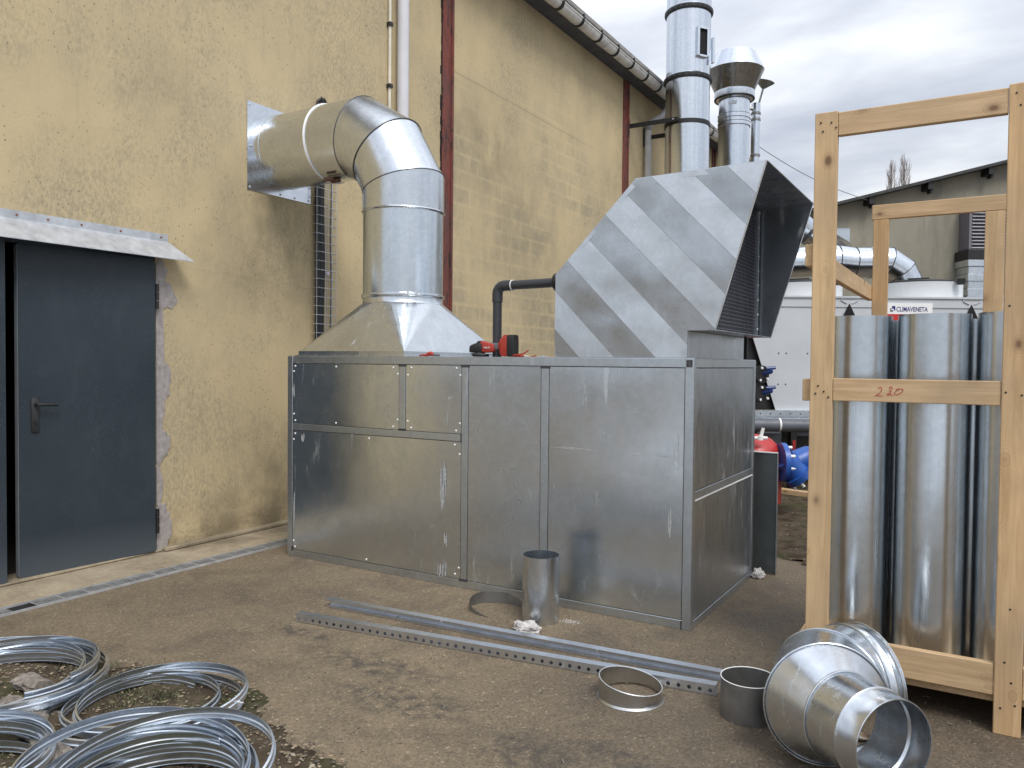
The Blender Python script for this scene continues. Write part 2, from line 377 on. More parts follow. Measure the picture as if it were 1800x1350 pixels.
def asphalt_mat():
    t = MT('worn_asphalt')
    big = t.noise(.5, 5, .6, t.P(loc=(1, 4, 0))); med = t.noise(2.6, 6, .65, t.P(loc=(3, 1, 0)), .6)
    c = t.mix(t.ramp(big, (.35, 0.), (.65, 1.)), (.200, .156, .102), (.148, .117, .080))
    c = t.mix(t.ramp(med, (.45, 0.), (.72, .75)), c, (.088, .070, .052))
    # darker, damper asphalt towards the crate
    x = t.sepz(0); damp = t.ramp(t.math('ADD', t.math('DIVIDE', x, 8), t.math('MULTIPLY', med, .25)), (-.09+.0, 0.), (.09, 1.))
    dm = t.new('ShaderNodeMapRange'); dm.inputs['From Min'].default_value = -1.7; dm.inputs['From Max'].default_value = -.3
    t.lk(t.math('ADD', x, t.math('MULTIPLY', med, .8)), dm.inputs['Value'])
    c = t.mix(t.math('MULTIPLY', dm.outputs[0], .50), c, (.062, .052, .044))
    ag = t.vor(120, o=1); agb = t.new('ShaderNodeRGBToBW'); t.lk(ag, agb.inputs[0])
    c = t.mix(1, t.ramp(agb.outputs[0], (.12, .7), (.5, 1.), (.85, 1.2), (.97, 2.2)), c, 'MULTIPLY')
    fl = t.vor(34, o=0); c = t.mix(t.math('MULTIPLY', t.ramp(fl, (.10, 1.), (.15, 0.)), t.ramp(t.noise(5, 2), (.5, 0.), (.56, .6))), c, (.34, .30, .25))
    for cc, rr in (((-2.55, 2.95, 0), (.55, .16, 1)), ((-3.2, 3.1, 0), (.28, .1, 1)), ((-2.2, 2.7, 0), (.5, .2, 1)), ((-1.2, 2.75, 0), (.25, .12, 1)), ((-1.5, 2.6, 0), (.3, .2, 1))):
        b = t.math('MULTIPLY', t.ramp(t.blob(cc, rr), (0., 0.), (.6, 1.)), t.ramp(t.noise(14, 5, .7, t.P((1, 1, 1), loc=cc)), (.42, 0.), (.6, 1.)))
        c = t.mix(t.math('MULTIPLY', b, .7), c, (.04, .038, .036))
    pt = t.math('MULTIPLY', t.ramp(t.vor(9.3), (.05, 1.), (.085, 0.)), .7)
    c = t.mix(pt, c, (.03, .026, .022))
    ro = t.ramp(med, (.4, .92), (.75, .72)); ro = t.math('SUBTRACT', ro, t.math('MULTIPLY', dm.outputs[0], .22))
    t.set(Base_Color=c, Roughness=ro, Specular_IOR_Level=.3)
    h = t.math('ADD', t.math('MULTIPLY', t.vor(120), -1), t.math('ADD', t.noise(70, 3, .6), t.math('MULTIPLY', med, 2)))
    t.bump(h, .5, .003)
    return t.m
def conc_mat():
    t = MT('old_concrete'); n = t.noise(2.4, 6, .65); n2 = t.noise(30, 4, .6)
    c = t.mix(t.ramp(n, (.36, 0.), (.66, 1.)), (.36, .30, .215), (.22, .18, .125))
    c = t.mix(t.ramp(n2, (.5, 0.), (.75, .6)), c, (.44, .39, .30))
    st = t.math('MULTIPLY', t.ramp(t.noise(1.2, 5, .6, t.P(loc=(3, 2, 1))), (.5, 0.), (.62, .7)), 1)
    c = t.mix(st, c, (.14, .115, .08))
    t.set(Base_Color=c, Roughness=.92, Specular_IOR_Level=.2); t.bump(t.math('ADD', n2, t.noise(120, 2)), .5, .004); return t.m
def door_mat():
    t = MT('anthracite_door_paint'); n = t.noise(1.6, 5, .6, t.P((1, 1, .7)))
    c = t.mix(t.ramp(n, (.35, 0.), (.7, 1.)), (.022, .032, .042), (.030, .042, .053))
    z = t.sepz()
    dust = t.math('MULTIPLY', t.ramp(t.noise(95, 3, .75), (.58, 0.), (.68, 1.)), t.ramp(t.noise(2.2, 5, .6, t.P(loc=(5, 5, 5))), (.38, .12), (.65, 1.)))
    sm = t.ramp(t.noise(6, 6, .7, t.P((1, 1, .5), loc=(1, 2, 3)), .5), (.52, 0.), (.74, .13))
    bot = t.ramp(t.math('ADD', z, t.math('MULTIPLY', n, .2)), (.1, .5), (.42, 0.))
    c = t.mix(t.math('MAXIMUM', t.math('MAXIMUM', t.math('MULTIPLY', dust, .7), sm), bot), c, (.11, .13, .15))
    t.set(Base_Color=c, Roughness=t.ramp(n, (.3, .40), (.7, .52)), Specular_IOR_Level=.4); t.bump(t.noise(90, 2), .08, .002); return t.m
def pillar_mat():
    t = MT('oxide_red_paint'); n = t.noise(4, 6, .7, t.P((1, 1, .35), loc=(1, 1, 1)), .8)
    c = t.mix(t.ramp(n, (.40, 0.), (.60, 1.)), (.20, .048, .034), (.13, .052, .045))
    pl = t.ramp(t.noise(13, 6, .72, t.P((1, 2.2, .35), loc=(2, 1, 3)), 1.2), (.54, 0.), (.60, 1.)); c = t.mix(pl, c, (.035, .026, .024))
    t.set(Base_Color=c, Roughness=.8); t.bump(t.math('ADD', pl, n), .6, .006); return t.m
def soil_mat():
    t = MT('soil_and_moss'); n = t.noise(7, 6, .7); n2 = t.noise(1.9, 5, .65, t.P(loc=(2, 2, 0)))
    c = t.mix(t.ramp(n, (.35, 0.), (.65, 1.)), (.035, .026, .018), (.11, .085, .058))
    c = t.mix(t.ramp(n2, (.5, 0.), (.6, .55)), c, (.05, .058, .025))
    ch = t.vor(60, o=1); cb_ = t.new('ShaderNodeRGBToBW'); t.lk(ch, cb_.inputs[0]); c = t.mix(t.ramp(cb_.outputs[0], (.86, 0.), (.93, .7)), c, (.30, .25, .17))
    t.set(Base_Color=c, Roughness=.95, Specular_IOR_Level=.15); t.bump(t.math('ADD', n, t.noise(50, 4, .7)), 1, .012); return t.m
def far_wall_mat():
    t = MT('far_grey_render'); n = t.noise(.7, 6, .6, t.P((1, 1, .6))); c = t.mix(t.ramp(n, (.35, 0.), (.68, 1.)), (.30, .28, .225), (.21, .195, .155))
    c = t.mix(t.ramp(t.noise(2.5, 6, .7, t.P((1, 1, .2))), (.52, 0.), (.7, .6)), c, (.15, .14, .11)); t.set(Base_Color=c, Roughness=.93); t.bump(t.noise(20, 4), .3, .01); return t.m
M['wall'] = wall_mat(); M['asphalt'] = asphalt_mat(); M['conc'] = conc_mat(); M['door'] = door_mat(); M['pillar'] = pillar_mat(); M['soil'] = soil_mat(); M['farwall'] = far_wall_mat()
WX = [wood('pine_along_x_%d' % i, 0, seed=i*2.3) for i in range(3)]
WY = wood('pine_along_y', 1, seed=1.7)
WZ = [wood('pine_upright_%d' % i, 2, seed=i*1.9+.4, col=((.66, .465, .26), (.63, .43, .235), (.57, .38, .20))[i]) for i in range(3)]

# ================================================================== THE SETTING
WL = -5.461
g = MB()
# one sheet to the horizon with a finer middle
xs = [-600, -100, -30, -12, -5, 0, 5, 12, 30, 100, 600]; ys = xs
vs = [(x, y, 0) for x in xs for y in ys]; n = len(ys)
g.add(vs, [(i*n+j, (i+1)*n+j, (i+1)*n+j+1, i*n+j+1) for i in range(len(xs)-1) for j in range(n-1)])
tag(obj('ground', g, M['asphalt']), kind='structure')

# concrete strip along the wall with a raised lip at its foot
g = MB(); g.box((-5.66, -.2, -.05), (-5.0, 24, .012)); g.box((-5.50, 3.80, .0125), (-5.40, 24, .045), bev=.008)
g.box((-5.66, 1.3, .0125), (-5.44, 3.80, .030), bev=.006)
tag(obj('pavement', g, M['conc']), kind='structure')

# dirt beyond the crate and the soil patch in the corner (uneven outline, low relief)
def patch(name, poly, mat, z=.006, amp=.02, res=.05, fall=.25, seed=1):
    poly = [Vector((p[0], p[1])) for p in poly]
    x0 = min(p.x for p in poly)-.1; x1 = max(p.x for p in poly)+.1; y0 = min(p.y for p in poly)-.1; y1 = max(p.y for p in poly)+.1
    from mathutils import noise as mn
    def sdist(p):
        d = 1e9; ins = False
        for i in range(len(poly)):
            a, b = poly[i-1], poly[i]; ab = b-a; tt = max(0, min(1, (p-a).dot(ab)/ab.length_squared)); d = min(d, (p-a-ab*tt).length)
            if (a.y > p.y) != (b.y > p.y) and p.x < (b.x-a.x)*(p.y-a.y)/(b.y-a.y)+a.x: ins = not ins
        return d if ins else -d
    nx = int((x1-x0)/res)+1; ny = int((y1-y0)/res)+1; vs = []; ok = []
    for i in range(nx):
        for j in range(ny):
            p = Vector((x0+i*res, y0+j*res)); nn = mn.noise(Vector((p.x*4, p.y*4, seed)))*.10+mn.noise(Vector((p.x*14, p.y*14, seed)))*.04
            s = sdist(p)+nn; h = max(0, min(1, s/fall)); vs.append((p.x, p.y, -.004+(z+.004)*min(1, max(0, s/.03))+h*amp*(.6+mn.noise(Vector((p.x*9, p.y*9, 3)))*.9))); ok.append(s > -.04)
    fs = [(i*ny+j, (i+1)*ny+j, (i+1)*ny+j+1, i*ny+j+1) for i in range(nx-1) for j in range(ny-1) if all(ok[q] for q in (i*ny+j, (i+1)*ny+j, (i+1)*ny+j+1, i*ny+j+1))]
    g = MB(); g.add(vs, fs); return tag(obj(name, g, mat, smooth=80), kind='structure')
SOIL = [(-4.75, 2.0), (-4.2, 2.14)]+[tuple(G_(*q).xy) for q in ((100, 1150), (180, 1162), (260, 1172), (430, 1196), (462, 1232), (480, 1268), (530, 1300), (600, 1336), (690, 1400), (760, 1500))]+[(-1.9, 1.2), (-4.9, .7)]
patch('soil', SOIL, M['soil'], z=.004, amp=.022, res=.03)
patch('dirt', [(-1.7, 6.4), (-1.0, 6.1), (.6, 6.6), (1.6, 9), (1.2, 14), (-2.6, 14), (-2.6, 8)], M['soil'], z=.004, amp=.03, res=.09, seed=4)
g = MB(); g.box((-5.3, -45, -.05), (40, -1.6, .006)); tag(obj('reflector_ground', g, plain('pale_reflector_grey', (.52, .55, .585), .55, 0, .15, .8)), kind='structure')  # pale sheet added unseen behind the camera to brighten the panel reflections
# skyline band added unseen behind the camera to tone the sheet metal's reflections
from mathutils import noise as mn
g = MB(); vs = []; nseg = 90
for i in range(nseg+1):
    a = radians(100+250*i/nseg); hh = 4.2+1.6*mn.noise(Vector((i*.35, 0, 0)))+1.0*mn.noise(Vector((i*1.3, 4, 0)))
    for rr, z in ((62, -1), (60, hh*.7), (66, hh), (80, hh*.8)): vs.append((rr*cos(a), rr*sin(a), z))
g.add(vs, [(i*4+k, (i+1)*4+k, (i+1)*4+k+1, i*4+k+1) for i in range(nseg) for k in range(3)])
tag(obj('reflection_skyline', g, plain('reflection_skyline_grey', (.24, .25, .25), .95, 0, .4, .3), smooth=80), kind='structure')

# ================================================================== WORKSHOP BUILDING
SOFZ = 6.44; Y0, Y1 = 1.25, 24
B = thing('workshop_building', 'tan rendered workshop with red columns and a dark grey door on the left', 'building', (WL, 8, 0))
DY0, DY1, DZ = 2.66, 3.755, 2.30
g = MB()
def wallpiece(y0, y1, z0, z1): g.box((WL-.2, y0, z0), (WL, y1, z1))
wallpiece(Y0, DY0, -.1, SOFZ); wallpiece(DY1, Y1, -.1, SOFZ); wallpiece(DY0, DY1, DZ, SOFZ)
obj('wall', g, M['wall'], B)
g = MB(); g.box((WL-9, Y1-.2, -.1), (WL-.2, Y1, SOFZ)); obj('end_wall', g, M['wall'], B); g = MB(); g.box((WL-9, Y0, -.1), (WL-.2, Y0+.2, SOFZ)); obj('end_wall', g, M['wall'], B)
# dark interior behind the ajar door
g = MB(); g.box((WL-2.2, DY0-.6, 0), (WL-2.15, DY1+.6, 2.6)); g.box((WL-2.15, DY0-.6, -.02), (WL-.2, DY1+.6, .01)); g.box((WL-2.15, DY0-.65, 0), (WL-.2, DY0-.6, 2.6)); g.box((WL-2.15, DY1+.6, 0), (WL-.2, DY1+.65, 2.6)); g.box((WL-2.15, DY0-.6, 2.6), (WL-.2, DY1+.6, 2.65))
obj('interior_wall', g, plain('dark_interior', (.05, .04, .03), .9), B)
g = MB()
for k in range(5): g.box((WL-1.6, DY0-.4, .3+.42*k), (WL-1.1, DY0+.45, .34+.42*k))
obj('interior_shelf', g, plain('shelf_ochre', (.28, .17, .04), .7), B)
# roof + soffit + gutter
def roofz(x): return SOFZ+(-x+(-5.1))*.28
g = MB(); g.prism([(-5.12, Y0-.1, SOFZ+.10), (-12, Y0-.1, SOFZ+2.1), (-12, Y0-.1, SOFZ+2.18), (-5.12, Y0-.1, SOFZ+.16)], (0, Y1-Y0+.3, 0)); obj('roof', g, plain('fibre_cement', (.25, .24, .23), .9, 0, .3, 4), B)
g = MB(); g.box((WL+.002, Y0, SOFZ-.055), (-5.23, Y1, SOFZ-.01)); g.box((-5.23, Y0, SOFZ-.07), (-5.205, Y1, SOFZ+.16)); g.box((WL, Y0, SOFZ), (WL-.2, Y1, SOFZ+.12))
obj('eaves_board', g, plain('slate_grey_board', (.075, .08, .095), .7, 0, .3, 5), B)
g = MB(); GX, GZ, GR = -5.115, SOFZ-.035, .085
def halfring(y, r0, r1): 
    o = []
    for k in range(13): a = pi+pi*k/12; o.append(Vector((GX+r0*cos(a), y, GZ+r0*sin(a))))
    for k in range(13): a = 2*pi-pi*k/12; o.append(Vector((GX+r1*cos(a), y, GZ+r1*sin(a))))
    return o
g.loft([halfring(y, GR, GR-.004) for y in (Y0-.05, 8, 14, Y1+.05)], True, True, True)
g.tube([(GX+GR, Y0-.05, GZ), (GX+GR, Y1+.05, GZ)], .012, 8)
gut = obj('gutter', g, plain('weathered_gutter', (.64, .63, .60), .5, 0, .25, 7), B, smooth=60)
g = MB(); g.loft([halfring(0-.028, GR+.012, GR+.001), halfring(.028, GR+.012, GR+.001)], True, True, True); g.box((GX+GR-.005, -.02, GZ-.02), (GX+GR+.016, .02, GZ+.06)); g.box((GX-GR-.03, -.02, GZ-.01), (GX-GR, .02, GZ+.02))
br0 = obj('gutter_bracket', g, M['blacksteel'], gut, smooth=50); br0.location.y += 4-wloc(gut).y+wloc(gut).y
ybr = [4+k*.62 for k in range(32)]
for y in ybr[1:]: dup(br0, (0, y-4, 0))
g = MB()
for y in (11.0, 17.2): g.loft([halfring(y-.09, GR+.007, GR), halfring(y+.09, GR+.007, GR)], True, True, True)
obj('gutter_joint', g, M['pvc'], gut, smooth=50)
# downpipes and conduit
g = MB(); dp = [X_(WL+.09, 703, 0), X_(WL+.09, 700, 200)]; yy = 6.60
g.tube([(WL+.09, yy, 1.0), (WL+.09, yy, SOFZ-.1)], .062, 20); obj('downpipe', g, M['pvcw'], B, smooth=True)
g = MB(); g.tube([(WL+.025, 6.46, 1.2), (WL+.025, 6.46, SOFZ-.1)], .016, 10); cd = obj('conduit', g, plain('cream_conduit', (.66, .62, .52), .5), B, smooth=True)
for z in (5.03, 4.39, 3.75): g = MB(); g.box((WL, 6.435, z-.02), (WL+.05, 6.485, z+.02)); obj('conduit_clip', g, M['black'], cd)
yd = 13.62; g = MB()
pts = [(GX, 14.02, GZ-.06), (GX, 14.0, SOFZ-.13), (GX-.01, 13.97, SOFZ-.22), (GX-.10, 13.82, SOFZ-.42), (WL+.10, 13.66, SOFZ-.55), (WL+.08, yd, SOFZ-.66), (WL+.08, yd, .3)]
g.tube(pts, .06, 18); dq = obj('downpipe', g, M['pvc'], B, smooth=60)
g = MB()
for z in (5.78, 4.85, 3.4): g.tube([(WL+.08, yd, z-.03), (WL+.08, yd, z+.03)], .066, 18)
g.tube([(GX, 14.01, GZ-.1), (GX, 14.0, GZ-.24)], [.10, .066], 18); obj('downpipe_collar', g, plain('dark_pvc', (.25, .25, .26), .5), dq, smooth=60)
# red columns
for ya, yb, pr in ((7.41, 7.60, .02), (12.64, 12.84, .02), (17.7, 17.9, .02)):
    g = MB(); g.box((WL-.05, ya, 0), (WL+pr, yb, SOFZ-.055), bev=.004); g.box((WL-.05, yb-.04, 0), (WL+pr+.022, yb-.003, SOFZ-.06))
    obj('steel_column', g, M['pillar'], B)
g = MB(); random.seed(3)
for k in range(60):
    z = 1.5+k*.083; dy = random.uniform(.005, .03); g.box((WL, 7.41-dy, z), (WL+.006, 7.412, z+.09))
obj('sealant_line', g, M['dark'], B)
# mortar patches beside the door: irregular thin pads
def pad(cy, cz, ry, rz, seed, half=False):
    r_ = random.Random(seed); g = MB(); n = 30; top = []; bot = []
    for k in range(n):
        a = 2*pi*k/n; q = 1+r_.uniform(-.14, .14)+.12*sin(3*a+seed); y = cy+ry*q*cos(a); z = cz+rz*q*sin(a); y = max(y, DY1+.0)
        bot.append(Vector((WL-.01, y, z))); top.append(Vector((WL+.003+.0007*seed, cy+(y-cy)*.96, cz+(z-cz)*.97)))
    g.loft([bot, top], True, False, True); return g
mort = plain('grey_mortar', (.34, .31, .30), .95, 0, .25, 22, .5)
for k, (cy, cz, ry, rz) in enumerate(((3.80, 2.18, .05, .09), (3.80, 2.0, .13, .13), (3.785, 1.70, .045, .35), (3.79, 1.32, .10, .15), (3.775, 1.08, .05, .2), (3.785, .84, .09, .14), (3.775, .52, .035, .16), (3.80, .22, .09, .16), (3.79, .09, .07, .09))):
    obj('mortar_patch', pad(cy, cz, ry, rz, k+2), mort, B)
# door: frame, leaf ajar about three degrees
g = MB(); g.box((WL-.08, 2.56, 0.03), (WL+.012, DY0+.012, DZ)); g.box((WL-.08, DY1-.012, .03), (WL-.01, DY1+.001, DZ)); g.box((WL-.08, DY0+.012, DZ-.04), (WL-.012, DY1-.012, DZ)); fr = obj('door_frame', g, M['door'], B)
HL = Vector((WL+.012, 3.735, 0)); th = radians(3.6); dw = .965
Md = Matrix.Translation(HL)@Matrix.Rotation(-th-0, 4, 'Z')
g = MB(); g.box((-.03, -dw, .028), (.02, 0, 2.262), Md, bev=.004); 
leaf = obj('door', g, M['door'], B)
g = MB(); g.box((.020, -dw+.075, 1.0), (.029, -dw+.125, 1.235), Md, bev=.003); hp = [Md@Vector(q) for q in ((.025, -dw+.10, 1.19), (.062, -dw+.10, 1.19), (.07, -dw+.11, 1.19), (.07, -dw+.225, 1.185))]; g.tube(hp, .0095, 10); g.tube([Md@Vector((.029, -dw+.10, 1.07)), Md@Vector((.036, -dw+.10, 1.07))], .011, 12)
obj('door_handle', g, M['blacksteel'], leaf, smooth=50)
for z0 in (1.98, .26):
    g = MB()
    for dz in (0, .065, .13): g.tube([Md@Vector((.022, .012, z0-.065+dz-.029)), Md@Vector((.022, .012, z0-.065+dz+.029))], .013, 10)
    obj('hinge', g, M['blacksteel'], leaf, smooth=50)
g = MB(); g.box((-.028, -dw-.003, .04), (.016, -dw, 2.25), Md); obj('door_edge', g, plain('door_edge', (.16, .18, .20), .45), leaf)
# flashing over the door
g = MB(); ye = 3.86; z1 = 2.465
P = [(WL+.001, z1), (WL+.006, z1), (WL+.006, z1-.055), (WL+.16, z1-.20), (WL+.16, z1-.206), (WL+.001, z1-.058)]
r0 = [Vector((x, 1.9, z)) for x, z in P]; r1 = [Vector((x, ye+(0.12 if x > WL+.1 else 0), z)) for x, z in P]
g.loft([r0, r1], True, True, True); obj('door_flashing', g, M['zinc'], B)
g = MB()
for y in (2.0, 2.35, 2.75, 2.95, 3.18, 3.47, 3.80): g.lathe([(.0, .008), (.006, .007), (.008, 0)], (WL+.006, y, z1-.028), (1, 0, 0), 8)
obj('flashing_screw', g, M['rust'], B)

# drainage channel: three gratings in a frame
T = thing('drain_channel', 'long grey slotted drain channel set along the concrete strip by the door', 'drain', (-4.92, 4, 0))
g = MB(); X0, X1 = -4.995, -4.855
g.box((X0, .5, -.05), (X0+.007, 9, .014)); g.box((X1-.007, .5, -.05), (X1, 9, .014)); obj('frame', g, M['zinc'], T)
g = MB(); g.box((X0+.012, .5, .001), (X1-.012, 9, .003)); obj('channel_bed', g, M['dark'], T)
def grate(y0, y1):
    g = MB(); z0, z1 = .0035, .0125
    for k in range(5):
        x = X0+.014+k*.0262; g.box((x, y0, z1-.0025), (x+.009, y1, z1))
    y = y0
    while y < y1: g.box((X0+.0135, y, z1-.003), (X1-.0135, y+.010, z1-.001)); y += .16
    return g
gg = plain('galvanised_grating', (.36, .36, .35), .6, .4, .3, 12)
for y0, y1 in ((.62, 1.48), (1.5, 2.42), (2.56, 3.52), (3.53, 4.5), (4.52, 5.5), (5.52, 6.5)): obj('grating', grate(y0, y1), gg, T)

# ================================================================== CABLE TRAY BESIDE THE DUCT
T = thing('cable_tray', 'wire mesh cable tray with a bundle of black cables behind the round duct', 'cable tray', (WL, 5.5, 2.3))
def yw(px): return X_(WL, px, 450).y
g = MB(); ya, yb = 5.40, 5.505
for y, r in ((ya+.02, .02), (ya+.055, .024), (ya+.085, .019)): g.tube([(WL+.035, y+.006*sin(k), 1.0+k*.18) for k in range(16)]+[(WL+.03, y, 3.9)], r, 8)
for k, y in enumerate((ya+.02, ya+.055)): g.tube([(WL+.03, y, 3.86), (WL+.03, y, 3.93), (WL+.05, y+.03, 3.97), (WL+.04, y+.07, 3.93), (WL+.03, y+.08, 3.85)], .014, 8)
obj('cable_bundle', g, M['black'], T, smooth=60)
g = MB(); wy = [5.385, 5.44, 5.50, 5.525, 5.58, 5.635, 5.645]
for y in (5.385, 5.50, 5.53, 5.585, 5.64): g.tube([(WL+.06, y, 1.0), (WL+.06, y, 3.85)], .0028, 5)
for y in (5.50, 5.64): g.tube([(WL+.01, y, 1.0), (WL+.01, y, 3.85)], .0028, 5)
z = 1.0
while z < 3.8: g.tube([(WL+.01, 5.38, z), (WL+.063, 5.38, z), (WL+.063, 5.645, z), (WL+.01, 5.645, z)], .0028, 5); z += .085
obj('wire_mesh', g, M['zinc'], T)
g = MB(); g.tube([(WL+.03, 5.60+.008*sin(k*1.3), 1.0+k*.2) for k in range(15)], .007, 6); obj('thin_cable', g, M['grey'], T)
g = MB(); g.lathe([(0, .02), (.018, .02), (.02, 0)], (WL+.062, 5.515, 2.33), (1, 0, 0), 16); g.lathe([(0, .026), (.007, .026), (.008, .02)], (WL+.062, 5.515, 2.33), (1, 0, 0), 10); obj('tray_fixing', g, M['whitew'], T)

# ================================================================== THE METAL ENCLOSURE
FX0, FX1, FY0, FY1, EH = -4.60, -1.3986, 4.284, 5.642, 1.535
E_ = thing('metal_enclosure', 'long waist high galvanised sheet metal enclosure standing on the asphalt', 'enclosure', ((FX0+FX1)/2, FY0, 0))
w_ = .045
def fr_(a, b, name='frame_rail', mat='galv_frame', bev=.002): g = MB(); g.box(a, b, bev=bev); return obj(name, g, M[mat], E_)
for x in (FX0, FX1-w_-.008):
    for y in (FY0, FY1-w_): fr_((x, y, 0), (x+w_+.008, y+w_, EH), 'corner_post')
fr_((FX0+.053, FY0, EH-.052), (FX1-.053, FY0+w_, EH)); fr_((FX0+.053, FY0, .0), (FX1-.053, FY0+w_, .052))
fr_((FX0+.053, FY1-w_, EH-.052), (FX1-.053, FY1, EH)); fr_((FX0+.053, FY1-w_, .0), (FX1-.053, FY1, .052))
for x in (FX0, FX1-w_): fr_((x, FY0+w_, EH-.052), (x+w_, FY1-w_, EH)); fr_((x, FY0+w_, 0), (x+w_, FY1-w_, .045))
fr_((-2.975, FY0, .052), (-2.925, FY0+w_, EH-.052), 'frame_post'); fr_((-2.375, FY0, .052), (-2.322, FY0+w_, EH-.052), 'frame_post')
fr_((FX0+.053, FY0, .975), (-2.975, FY0+w_, 1.022)); fr_((-3.505, FY0, 1.022), (-3.452, FY0+w_, EH-.052), 'frame_post')
fr_((FX1-w_, FY0+w_, .735), (FX1, FY1-w_, .782))
rc = .007
def panel(a, b, mat): g = MB(); g.box(a, b); return obj('panel', g, M[mat], E_)
gp = .004
def fpan(x0, x1, z0, z1, mat, tilt=0):
    g = MB(); x0 += gp; x1 -= gp; z0 += gp; z1 -= gp; y = FY0+.004
    ny = nz = 8; vs = []; 
    for i in range(ny+1):
        for j in range(nz+1):
            u, v = i/ny, j/nz; bulge = -.0022*sin(pi*u)*sin(pi*v)*tilt; vs.append((x0+(x1-x0)*u, y+bulge, z0+(z1-z0)*v))
    g.add(vs, [(i*(nz+1)+j, (i+1)*(nz+1)+j, (i+1)*(nz+1)+j+1, i*(nz+1)+j+1) for i in range(ny) for j in range(nz)])
    g.box((x0, y+.0025, z0), (x1, y+.02, z1)); return obj('panel', g, M[mat], E_, smooth=20)
fpan(FX0+.053, -3.505, 1.022, EH-.052, 'galv_box2', 1); fpan(-3.452, -2.975, 1.022, EH-.052, 'galv_box', 1)
fpan(FX0+.053, -2.975, .052, .975, 'galv_box', 1.5); fpan(-2.925, -2.375, .052, EH-.052, 'galv_box2', 1.5); fpan(-2.322, FX1-.053, .052, EH-.052, 'galv_box', 2)
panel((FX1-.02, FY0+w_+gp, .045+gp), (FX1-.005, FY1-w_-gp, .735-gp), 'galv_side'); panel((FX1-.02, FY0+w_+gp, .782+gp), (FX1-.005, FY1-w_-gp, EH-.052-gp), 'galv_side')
g = MB(); g.box((FX1-.0045, FY0+w_+.004, .727), (FX1+.002, FY1-w_, .7345)); obj('bright_edge_strip', g, M['signwhite'], E_)
panel((FX0+.005, FY0+w_, .05), (FX0+.02, FY1-w_, EH-.053), 'galv_box'); panel((FX0+.053, FY1-.02, .053), (FX1-.053, FY1-.005, EH-.053), 'galv_box')
g = MB(); g.box((FX0+.006, FY0+.006, EH+.0005), (FX1-.006, FY1-.006, EH+.003)); obj('top_sheet', g, M['galv_frame'], E_)
g = MB(); g.box((FX0+.02, FY0+.03, .005), (FX1-.03, FY1-.03, EH-.06)); obj('core', g, M['dark'], E_)
# sealed joint blocks
jb = M['grey']; g = MB()
for x0, x1, z0, z1 in ((-3.51, -3.447, EH-.068, EH-.052), (-3.51, -3.447, 1.022, 1.036), (-2.983, -2.918, EH-.068, EH-.05), (-2.38, -2.316, EH-.068, EH-.05), (-2.982, -2.972, .968, 1.03), (-2.985, -2.918, .045, .062), (FX0+.045, FX0+.06, .04, .075), (FX1-.06, FX1-.052, .0, .05)):
    g.box((x0, FY0-.002, z0), (x1, FY0+.01, z1))
obj('joint_sealant', g, plain('dark_sealant', (.045, .045, .05), .6), E_)
g = MB(); g.box((FX1-.048, FY0-.0025, EH-.05), (FX1-.012, FY0+.01, EH-.008), bev=.002); obj('corner_cap', g, plain('scuffed_black', (.05, .05, .055), .6, 0, .8, 60), E_)
# screws: dome heads
def screw(x, z, r=.0075):
    g = MB(); g.lathe([(0, .006), (r*.6, .005), (r, .001), (r, 0)], (x, FY0+.0035, z), (0, -1, 0), 8); return g
s0 = None
A = (-4.525, -4.18, -3.53); zt, zb = EH-.075, 1.045
sc = [(-4.52, zt), (-4.10, zt), (-3.56, zt), (-3.52, zt-.045), (-4.535, zt-.04), (-4.52, zb), (-4.10, zb), (-3.56, zb), (-3.52, zb+.05), (-4.535, zb+.05),
      (-3.43, zt-.05), (-3.40, zt), (-3.02, zt), (-2.99, zt-.045), (-3.43, zb+.045), (-3.40, zb), (-3.02, zb), (-2.99, zb+.05),
      (-4.52, .945), (-4.535, .90), (-3.78, .95), (-3.03, .95), (-2.99, .89), (-4.52, .075), (-4.535, .12), (-3.80, .075), (-3.02, .085), (-2.99, .13)]
for k, (x, z) in enumerate(sc):
    if s0 is None: s0 = obj('screw', screw(x, z), M['signwhite'], E_, smooth=60)
    else: dup(s0, (x-sc[0][0], 0, z-sc[0][1]))
# white putty runs on the front (thin, raised)
g = MB(); random.seed(12)
def smear(x0, z0, w, h, n=14, y=FY0+.003):
    for k in range(n):
        x = x0+random.uniform(-w, w)*.5; hh = h*random.uniform(.2, .7); z = z0-random.uniform(0, h-hh)
        ww = random.uniform(.003, .009); pts = []
        m_ = 7
        L_ = [Vector((x-ww*(.4+.6*sin(pi*i/m_))*random.uniform(.5, 1), y, z-hh*i/m_)) for i in range(m_+1)]
        y = y-.00025; R_ = [Vector((x+ww*(.4+.6*sin(pi*i/m_))*random.uniform(.5, 1), y, z-hh*i/m_)) for i in range(m_+1)]
        g.add(L_+R_, [(i, i+1, m_+2+i, m_+1+i) for i in range(m_)])
smear(-3.115, .87, .055, .40, 12); smear(-3.10, .36, .03, .13, 6); smear(-3.13, .19, .08, .16, 9); smear(-3.07, 1.28, .045, .05, 6); smear(-3.085, 1.24, .03, .2, 3)
smear(-4.44, .955, .035, .09, 6); smear(-4.535, 1.36, .02, .18, 4); smear(-4.53, .52, .012, .36, 4)
smear(-1.72, 1.25, .02, .32, 5); smear(-1.53, .72, .03, .22, 4); smear(-1.50, 1.15, .03, .3, 3); smear(-1.40-.0, .62, .0, .0, 0)
random.seed(31)
